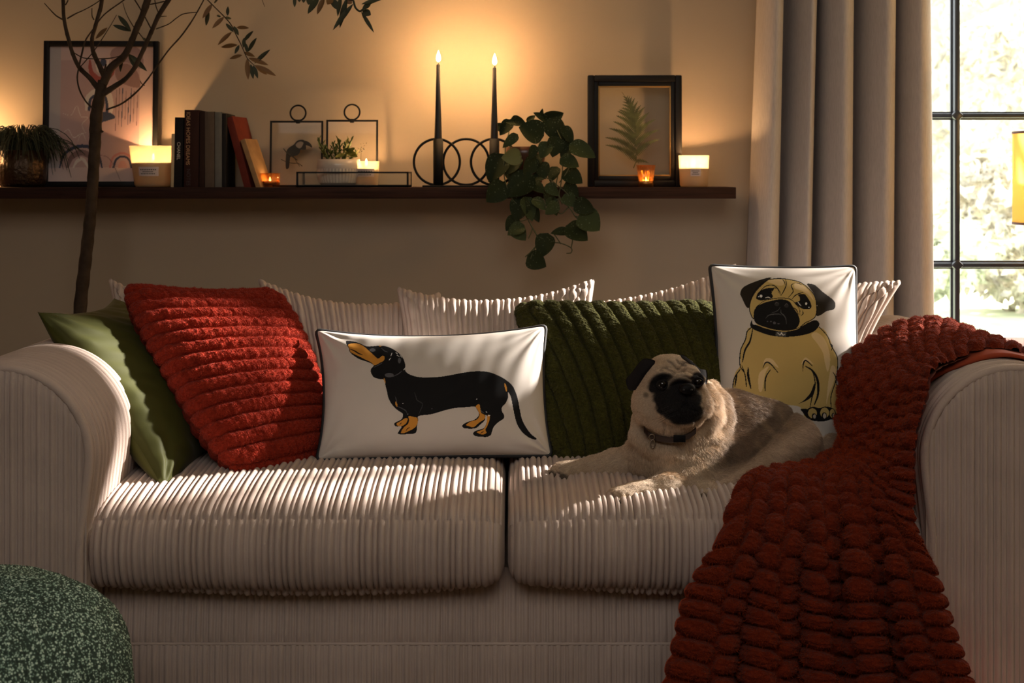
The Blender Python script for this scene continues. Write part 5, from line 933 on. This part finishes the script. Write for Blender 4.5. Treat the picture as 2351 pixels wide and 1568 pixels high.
# legs
chain([(P(1600, 1060, 2.93), .052), (P(1590, 1108, 2.885), .036), (P(1530, 1124, 2.85), .0275), (P(1455, 1134, 2.82), .0235)], .02); ell(P(1428, 1139, 2.808), (.031, .028, .020), .012)
chain([(P(1485, 1055, 2.965), .045), (P(1405, 1071, 2.965), .030), (P(1335, 1078, 2.955), .0225)], .02); ell(P(1300, 1080, 2.95), (.032, .026, .0185), .012)
chain([(P(1828, 1015, 3.035), .052), (P(1770, 1052, 2.97), .043), (P(1735, 1080, 2.935), .032), (P(1665, 1108, 2.875), .0215)], .018); ell(P(1622, 1124, 2.845), (.029, .026, .0175), .012)
toes = []
for (cx_, cy_, Y_, n, dx, dz) in ((1418, 1141, 2.80, 4, -1, 0), (1290, 1082, 2.945, 4, -1, 0), (1610, 1127, 2.835, 4, -1, 0)):
    for k in range(n):
        t = k/(n-1); c = P(cx_-13+t*26, cy_+3+5*t, Y_+.020-.043*t); e_ = c+np.array([-.020+.012*t, -.012*(.3+t), -.004]); cone(c, .0095, e_, .0088, .003); toes.append((e_, np.array([-.9+.5*t, -.45-.3*t, -.35])))
chain([(P(1885, 1040, 3.13), .020), (P(1912, 1018, 3.14), .019), (P(1932, 1020, 3.14), .018), (P(1935, 1040, 3.13), .016)], .01)
# head
ell(P(1538, 882, 2.905), (.066, .07, .060), .01); ell(P(1500, 928, 2.885), (.044, .045, .048), .02); ell(P(1584, 925, 2.88), (.040, .042, .046), .02); ell(P(1542, 962, 2.88), (.050, .042, .036), .018)
ell(P(1562, 925, 2.845), (.048, .034, .044), .010); ell(P(1547, 942, 2.835), (.027, .026, .027), .006); ell(P(1588, 936, 2.838), (.024, .026, .026), .006); ell(P(1570, 963, 2.842), (.022, .022, .014), .008)
ell(P(1578, 893, 2.815), (.0165, .011, .0115), .004)
chain([(P(1514, 912, 2.846), .008), (P(1527, 884, 2.838), .0085), (P(1548, 868, 2.832), .009), (P(1576, 866, 2.832), .009), (P(1598, 874, 2.838), .008), (P(1612, 900, 2.852), .007)], .004)
chain([(P(1498, 872, 2.852), .008), (P(1516, 858, 2.846), .009), (P(1540, 857, 2.842), .009), (P(1550, 868, 2.840), .007)], .004)
chain([(P(1576, 850, 2.848), .008), (P(1594, 856, 2.85), .0085), (P(1612, 872, 2.862), .007)], .004)
DV, DF = surface_nets(FLD, bx0, H); del FLD
# relax the net a little, then normals
def vnormals(V, Fq):
    n = np.cross(V[Fq[:, 2]]-V[Fq[:, 0]], V[Fq[:, 3]]-V[Fq[:, 1]]); N = np.zeros_like(V)
    for k in range(4): np.add.at(N, Fq[:, k], n)
    return N/np.maximum(np.linalg.norm(N, axis=1, keepdims=True), 1e-12)
E_ = np.concatenate([DF[:, [0, 1]], DF[:, [1, 2]], DF[:, [2, 3]], DF[:, [3, 0]]]); deg = np.bincount(E_.ravel(), minlength=len(DV))[:, None]
for _ in range(2):
    S_ = np.zeros_like(DV); np.add.at(S_, E_[:, 0], DV[E_[:, 1]]); np.add.at(S_, E_[:, 1], DV[E_[:, 0]]); DV = DV*.5+.5*S_/deg
DN = vnormals(DV, DF); px_d = PROJ(DV)
def sdist(q, line):
    line = spline(line, len(line)*5); D = np.full(len(q), 1e9)
    for a, b in zip(line[:-1], line[1:]):
        d = b-a; t = np.clip(((q-a)@d)/max(d@d, 1e-9), 0, 1); D = np.minimum(D, np.linalg.norm(q-a-t[:, None]*d, axis=1))
    return D
front = (DN[:, 1] < .1) & (DV[:, 1] < 2.93)
disp = np.zeros(len(DV)); q6 = (px_d-np.array([1380, 790]))*5.81      # creases drawn in a face chart, pushed in along the normals
for line, amp, wd in [([(890,225),(950,260),(1000,320),(1040,330)],.0045,16),([(1010,215),(1050,260),(1110,265)],.004,15),([(860,290),(920,310),(980,350),(1050,370)],.0045,16),([(1040,330),(1075,290),(1130,290)],.0045,16),([(790,350),(850,320),(920,345),(985,390),(1000,430)],.005,15),
        ([(720,440),(770,380),(850,350),(930,370),(985,430)],.003,12),([(1110,380),(1120,345),(1170,330),(1230,350)],.004,13),([(1000,420),(1050,405),(1100,415)],.004,14),([(860,560),(900,480),(980,430),(1080,425),(1180,460),(1260,530),(1310,620)],.0045,15),
        ([(1130,640),(1135,720),(1120,800)],.004,12),([(1120,800),(1050,890),(930,930),(800,900)],.0035,14),([(1120,800),(1190,870),(1280,900)],.0035,14),([(840,1060),(850,1120),(835,1190)],.005,22),([(560,1120),(650,1190),(760,1230)],.006,30),([(1250,1040),(1330,960),(1370,860)],.004,20),([(450,900),(520,960),(560,1040)],.004,26)]:
    disp -= amp*np.exp(-(sdist(q6, line)/wd)**2)
disp = disp*front; leg_l = np.array([(1822, 945), (1775, 1000), (1730, 1045), (1690, 1078), (1650, 1100)]); fr2_ = (DN[:, 1] < .3)
disp -= .006*np.exp(-(sdist(px_d, leg_l)/7)**2)*fr2_+.004*np.exp(-(sdist(px_d, [(1560, 1075), (1590, 1040), (1640, 1020)])/9)**2)*fr2_
disp -= .004*np.exp(-(sdist(px_d, [(1400,1130),(1412,1146)])/3.5)**2)*fr2_+.004*np.exp(-(sdist(px_d, [(1420,1133),(1430,1152)])/3.5)**2)*fr2_+.004*np.exp(-(sdist(px_d, [(1438,1135),(1450,1152)])/3.5)**2)*fr2_
disp -= .0035*np.exp(-(sdist(px_d, [(1272,1076),(1280,1088)])/3)**2)*fr2_+.0035*np.exp(-(sdist(px_d, [(1288,1076),(1300,1090)])/3)**2)*fr2_
DV = DV+DN*disp[:, None]; DV = DV+DN*(.0012*vnoise(DV, 90, 3))[:, None]; DN = vnormals(DV, DF)
def sm(e0, e1, x): t = np.clip((x-e0)/(e1-e0), 0, 1); return t*t*(3-2*t)
def pugcol(V, N):
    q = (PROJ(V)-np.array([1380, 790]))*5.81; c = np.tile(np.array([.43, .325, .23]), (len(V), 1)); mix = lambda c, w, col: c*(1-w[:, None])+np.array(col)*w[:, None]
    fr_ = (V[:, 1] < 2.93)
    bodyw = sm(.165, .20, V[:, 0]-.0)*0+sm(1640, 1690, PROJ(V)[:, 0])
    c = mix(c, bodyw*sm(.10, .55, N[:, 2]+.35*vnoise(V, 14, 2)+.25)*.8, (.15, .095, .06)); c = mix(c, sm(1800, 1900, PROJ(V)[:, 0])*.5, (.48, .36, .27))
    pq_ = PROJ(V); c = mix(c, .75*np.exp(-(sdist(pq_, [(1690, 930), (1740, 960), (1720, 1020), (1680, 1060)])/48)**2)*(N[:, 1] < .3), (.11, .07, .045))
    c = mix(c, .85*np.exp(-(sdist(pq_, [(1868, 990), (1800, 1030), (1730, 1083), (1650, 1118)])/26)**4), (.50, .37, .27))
    c = mix(c, .35*sm(0, .8, vnoise(V, 40, 8)), (.34, .23, .14))
    el = lambda x, y, a, b, r=0.0: np.hypot(((q[:, 0]-x)*math.cos(r)+(q[:, 1]-y)*math.sin(r))/a, (-(q[:, 0]-x)*math.sin(r)+(q[:, 1]-y)*math.cos(r))/b)
    nz = .07*vnoise(V, 120, 6); c = c*1.3
    m = 1-sm(.86, 1.04, el(1020, 750, 345, 300, .35)+nz); m = np.maximum(m, 1-sm(.8, 1.1, el(1080, 620, 235, 200)+nz)); m = np.maximum(m, 1-sm(.8, 1.08, el(1220, 890, 145, 165)+nz)); m = np.maximum(m, 1-sm(.8, 1.1, el(1080, 980, 190, 105)+nz))
    m = np.maximum(m, 1-sm(.75, 1.15, el(810, 530, 195, 150, -.5)+nz)); m = np.maximum(m, 1-sm(.75, 1.1, el(1275, 490, 105, 140, .5)+nz)); m = np.maximum(m, 1-sm(.7, 1.1, el(690, 600, 60, 60)+nz)*1.0)
    m = np.maximum(m, .6*(1-sm(.4, 1.2, el(598, 680, 45, 45))))
    fold = np.exp(-(sdist(q, [(880,560),(930,490),(1000,445),(1080,440),(1170,470),(1240,530)])/26)**2); m = m*(1-.42*fold)
    for ln_ in ([(890,225),(950,260),(1000,320),(1040,330)], [(1010,215),(1050,260),(1110,265)], [(790,350),(850,320),(920,345),(985,390)], [(1040,330),(1075,290),(1130,290)]): m = np.maximum(m, .55*np.exp(-(sdist(q, ln_)/13)**2))
    c = mix(c, np.clip(m, 0, 1)*fr_*(q[:, 1] > 150), (.008, .006, .006))
    for e_, d in toes: c = mix(c, .85*(1-sm(.007, .017, np.linalg.norm(V-e_-np.array([-.002, -.003, 0]), axis=1))), (.03, .022, .018))
    return c
dog = thing('pug_dog', P(1600, 1090, 2.95), 'fawn pug with a black mask lying on the right seat, gazing up to the right', 'dog')
M_skin = mat('pug_skin', rough=.85, spec=.2, vcol=True); M_fur = mat('pug_fur', rough=.6, spec=.35, vcol=True); M_ear = mat('black_ear_velvet', (.008, .006, .006), .8, spec=.2, bump=(300, .6, .001))
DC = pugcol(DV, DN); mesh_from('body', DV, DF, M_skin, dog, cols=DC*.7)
def onbody(px, py, lift=.0, rad=6):
    d = np.hypot(px_d[:, 0]-px, px_d[:, 1]-py); s = np.where(d < rad)[0]; s = s[np.argsort(DV[s, 1])[:5]]; return P(px, py, DV[s, 1].mean()-lift)
# eyes, nose, ears
M_eye = mat('dark_eye', (.003, .002, .0015), .06, spec=.5); M_nose = mat('wet_nose', (.004, .0035, .0035), .6, spec=.15)
for (ex_, ey_, r_) in ((1521, 883, .0095), (1602, 877, .0095)):
    p = onbody(ex_, ey_); MB().sphere(p+np.array([0, .0035, 0]), r_, 20).build('eye', M_eye, dog)
    a = np.linspace(0, 2*math.pi, 26, endpoint=False); MB().tube(np.stack([p[0]+r_*1.02*np.cos(a), p[1]-.003+.004*np.abs(np.cos(a)), p[2]+r_*.85*np.sin(a)], 1), .0022, 6, closed=True).build('eyelid', M_ear, dog)
p = onbody(1578, 893); nb = MB(); nb.sphere(p+np.array([0, .002, 0]), (.0155, .008, .0105), 20); nb.build('nose', M_nose, dog)
for s_ in (-1, 1): MB().sphere(p+np.array([s_*.0075, -.0052, -.001]), (.0028, .002, .0022), 10).build('nostril', M_pipe, dog)
def flap(outline, base_line, Yf, name, th=.005, bulge=.008):
    o = spline(outline, 48, True); c = o.mean(0); rows = 9; V = []
    for s_ in (1, -1):
        for k in range(rows):
            t = k/(rows-1)
            for q in o:
                q2 = c+(q-c)*t; y = Yf(q2[0], q2[1]); dome = (1-t**2.2); V.append(P(q2[0], q2[1], y-(bulge*dome if s_ == 1 else bulge*dome-th*(1-t**6)-.0005)))
    V = np.array(V); n = 48; f = gfaces(rows, n, cv=True).tolist()+[[a_+rows*n for a_ in q[::-1]] for q in gfaces(rows, n, cv=True).tolist()]
    f += [[(rows-1)*n+i, (rows-1)*n+(i+1) % n, (2*rows-1)*n+(i+1) % n, (2*rows-1)*n+i] for i in range(n)]
    o_ = mesh_from(name, V, f, M_ear, dog); return V[:rows*n].reshape(rows, n, 3)
z6 = lambda L: [(1380+a/5.81, 790+b/5.81) for a, b in L]
e1 = flap(z6([(720,225),(640,195),(560,200),(480,280),(400,390),(335,470),(345,560),(375,610),(420,620),(490,590),(560,490),(620,390),(690,300)]), None, lambda x, y: 2.872+.00045*(1500-x)*.55-.0001*(y-850), 'ear')
e2 = flap(z6([(1060,140),(1110,150),(1200,220),(1290,300),(1370,370),(1400,345),(1420,400),(1412,520),(1385,525),(1330,440),(1250,330),(1160,240),(1080,190)]), None, lambda x, y: 2.868+.0011*(x-1575), 'ear', bulge=.004)
# claws
for e_, d in toes:
    d = d/np.linalg.norm(d); MB().tube([e_+d*.006, e_+d*.0105, e_+d*.0135+np.array([0, 0, -.002])], [.0024, .0018, .0006], 6).build('claw', M_nose, dog)
# collar with ring
M_leather = mat('brown_collar_leather', (.035, .018, .012), .45); M_ring = mat('dull_ring_metal', (.25, .2, .15), .35, metal=1)
cp = [(1478, 985), (1490, 998), (1510, 1006), (1535, 1010), (1560, 1008), (1582, 1000), (1598, 988)]
cc_ = spline([onbody(x, y, .0045, 9) for x, y in cp], 40); wv_ = .0065
V = []
for p in cc_: V += [p+np.array([0, 0, wv_]), p+np.array([0, -.0025, wv_*.6]), p+np.array([0, -.0025, -wv_*.6]), p+np.array([0, 0, -wv_]), p+np.array([0, .004, 0])]
col_ = mesh_from('collar', V, gfaces(40, 5, cv=True), M_leather, dog, 40)
p = onbody(1497, 1008, .010, 10); a = np.linspace(0, 2*math.pi, 24, endpoint=False)
MB().tube(np.stack([p[0]+.0055*np.cos(a), p[1]+0*a, p[2]+.004+.0055*np.sin(a)], 1), .0013, 6, closed=True).build('ring', M_ring, col_)
MB().tube(np.stack([p[0]+.001+.0045*np.cos(a), p[1]-.002+.001*np.sin(a), p[2]-.009+.008*np.sin(a)], 1), .0014, 6, closed=True).build('tag_ring', M_ring, col_)
p = onbody(1560, 1007, .008, 10); MB().box(p-np.array([.012, .002, .007]), p+np.array([.012, .002, .007]), bev=.001).build('buckle', M_nose, col_, 30)
# coat
g = np.random.default_rng(5); nh = 150000; tri = np.concatenate([DF[:, [0, 1, 2]], DF[:, [0, 2, 3]]]); ar = np.linalg.norm(np.cross(DV[tri[:, 1]]-DV[tri[:, 0]], DV[tri[:, 2]]-DV[tri[:, 0]]), axis=1)
vis = (DN[tri[:, 0], 1] < .45); ar = ar*vis; pk = g.choice(len(tri), nh, p=ar/ar.sum()); r1, r2 = g.random(nh), g.random(nh); s_ = np.sqrt(r1); wgt = np.stack([1-s_, s_*(1-r2), s_*r2], 1)[..., None]
RP = (DV[tri[pk]]*wgt).sum(1); RN = (DN[tri[pk]]*wgt).sum(1); RN /= np.linalg.norm(RN, axis=1, keepdims=True); pq = PROJ(RP)
flow = np.tile(np.array([.25, 0, -1.0]), (nh, 1)); bw = sm(1600, 1680, pq[:, 0])[:, None]; flow = flow*(1-bw)+np.array([.9, .1, -.45])*bw
head = (sm(1015, 985, pq[:, 1])*sm(1635, 1615, pq[:, 0])*(RP[:, 1] < 2.95))[:, None]; hc_ = P(1565, 905, 2.82); rad_ = RP-hc_; rad_ /= np.linalg.norm(rad_, axis=1, keepdims=True); flow = flow*(1-head)+rad_*head
legw = ((pq[:, 0] < 1440) | (pq[:, 1] > 1100))[:, None]*1.0; flow = flow*(1-legw)+np.array([-.9, -.2, -.3])*legw
flow = flow-RN*np.sum(flow*RN, 1, keepdims=True); flow /= np.maximum(np.linalg.norm(flow, axis=1, keepdims=True), 1e-6)
ruff = np.exp(-(np.hypot(pq[:, 0]-1655, (pq[:, 1]-950)*.6)/28)**2)+.6*np.exp(-(np.hypot(pq[:, 0]-1630, (pq[:, 1]-930)*.6)/20)**2); ruff = np.clip(ruff, 0, 1)
D_ = flow+RN*(.42+.45*ruff[:, None])+.22*g.normal(size=RN.shape)+.2*vnoise(RP, 60, 4)[:, None]*np.array([0, .2, .6]); D_ /= np.linalg.norm(D_, axis=1, keepdims=True)
Lh = .0085*(1-.55*head[:, 0])*(1-.45*legw[:, 0])*(1+.9*ruff)*g.uniform(.6, 1.1, nh)
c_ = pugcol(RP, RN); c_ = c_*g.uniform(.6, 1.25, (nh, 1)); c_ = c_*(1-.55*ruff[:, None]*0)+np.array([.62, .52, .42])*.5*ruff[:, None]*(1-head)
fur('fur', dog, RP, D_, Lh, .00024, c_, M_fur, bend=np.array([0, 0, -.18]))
# ear edge fuzz and whiskers
wk = MB(); g2 = random.Random(6)
for k in range(9):
    bs = onbody(1545+g2.uniform(-18, 8), 945+g2.uniform(-12, 14)); wk.tube([bs, bs+np.array([-.012, -.008, -.003]), bs+np.array([-.028, -.010, -.010+g2.uniform(-.005, .005)])], [.0003, .00025, .0001], 4)
wk.build('whiskers', M_pipe, dog)
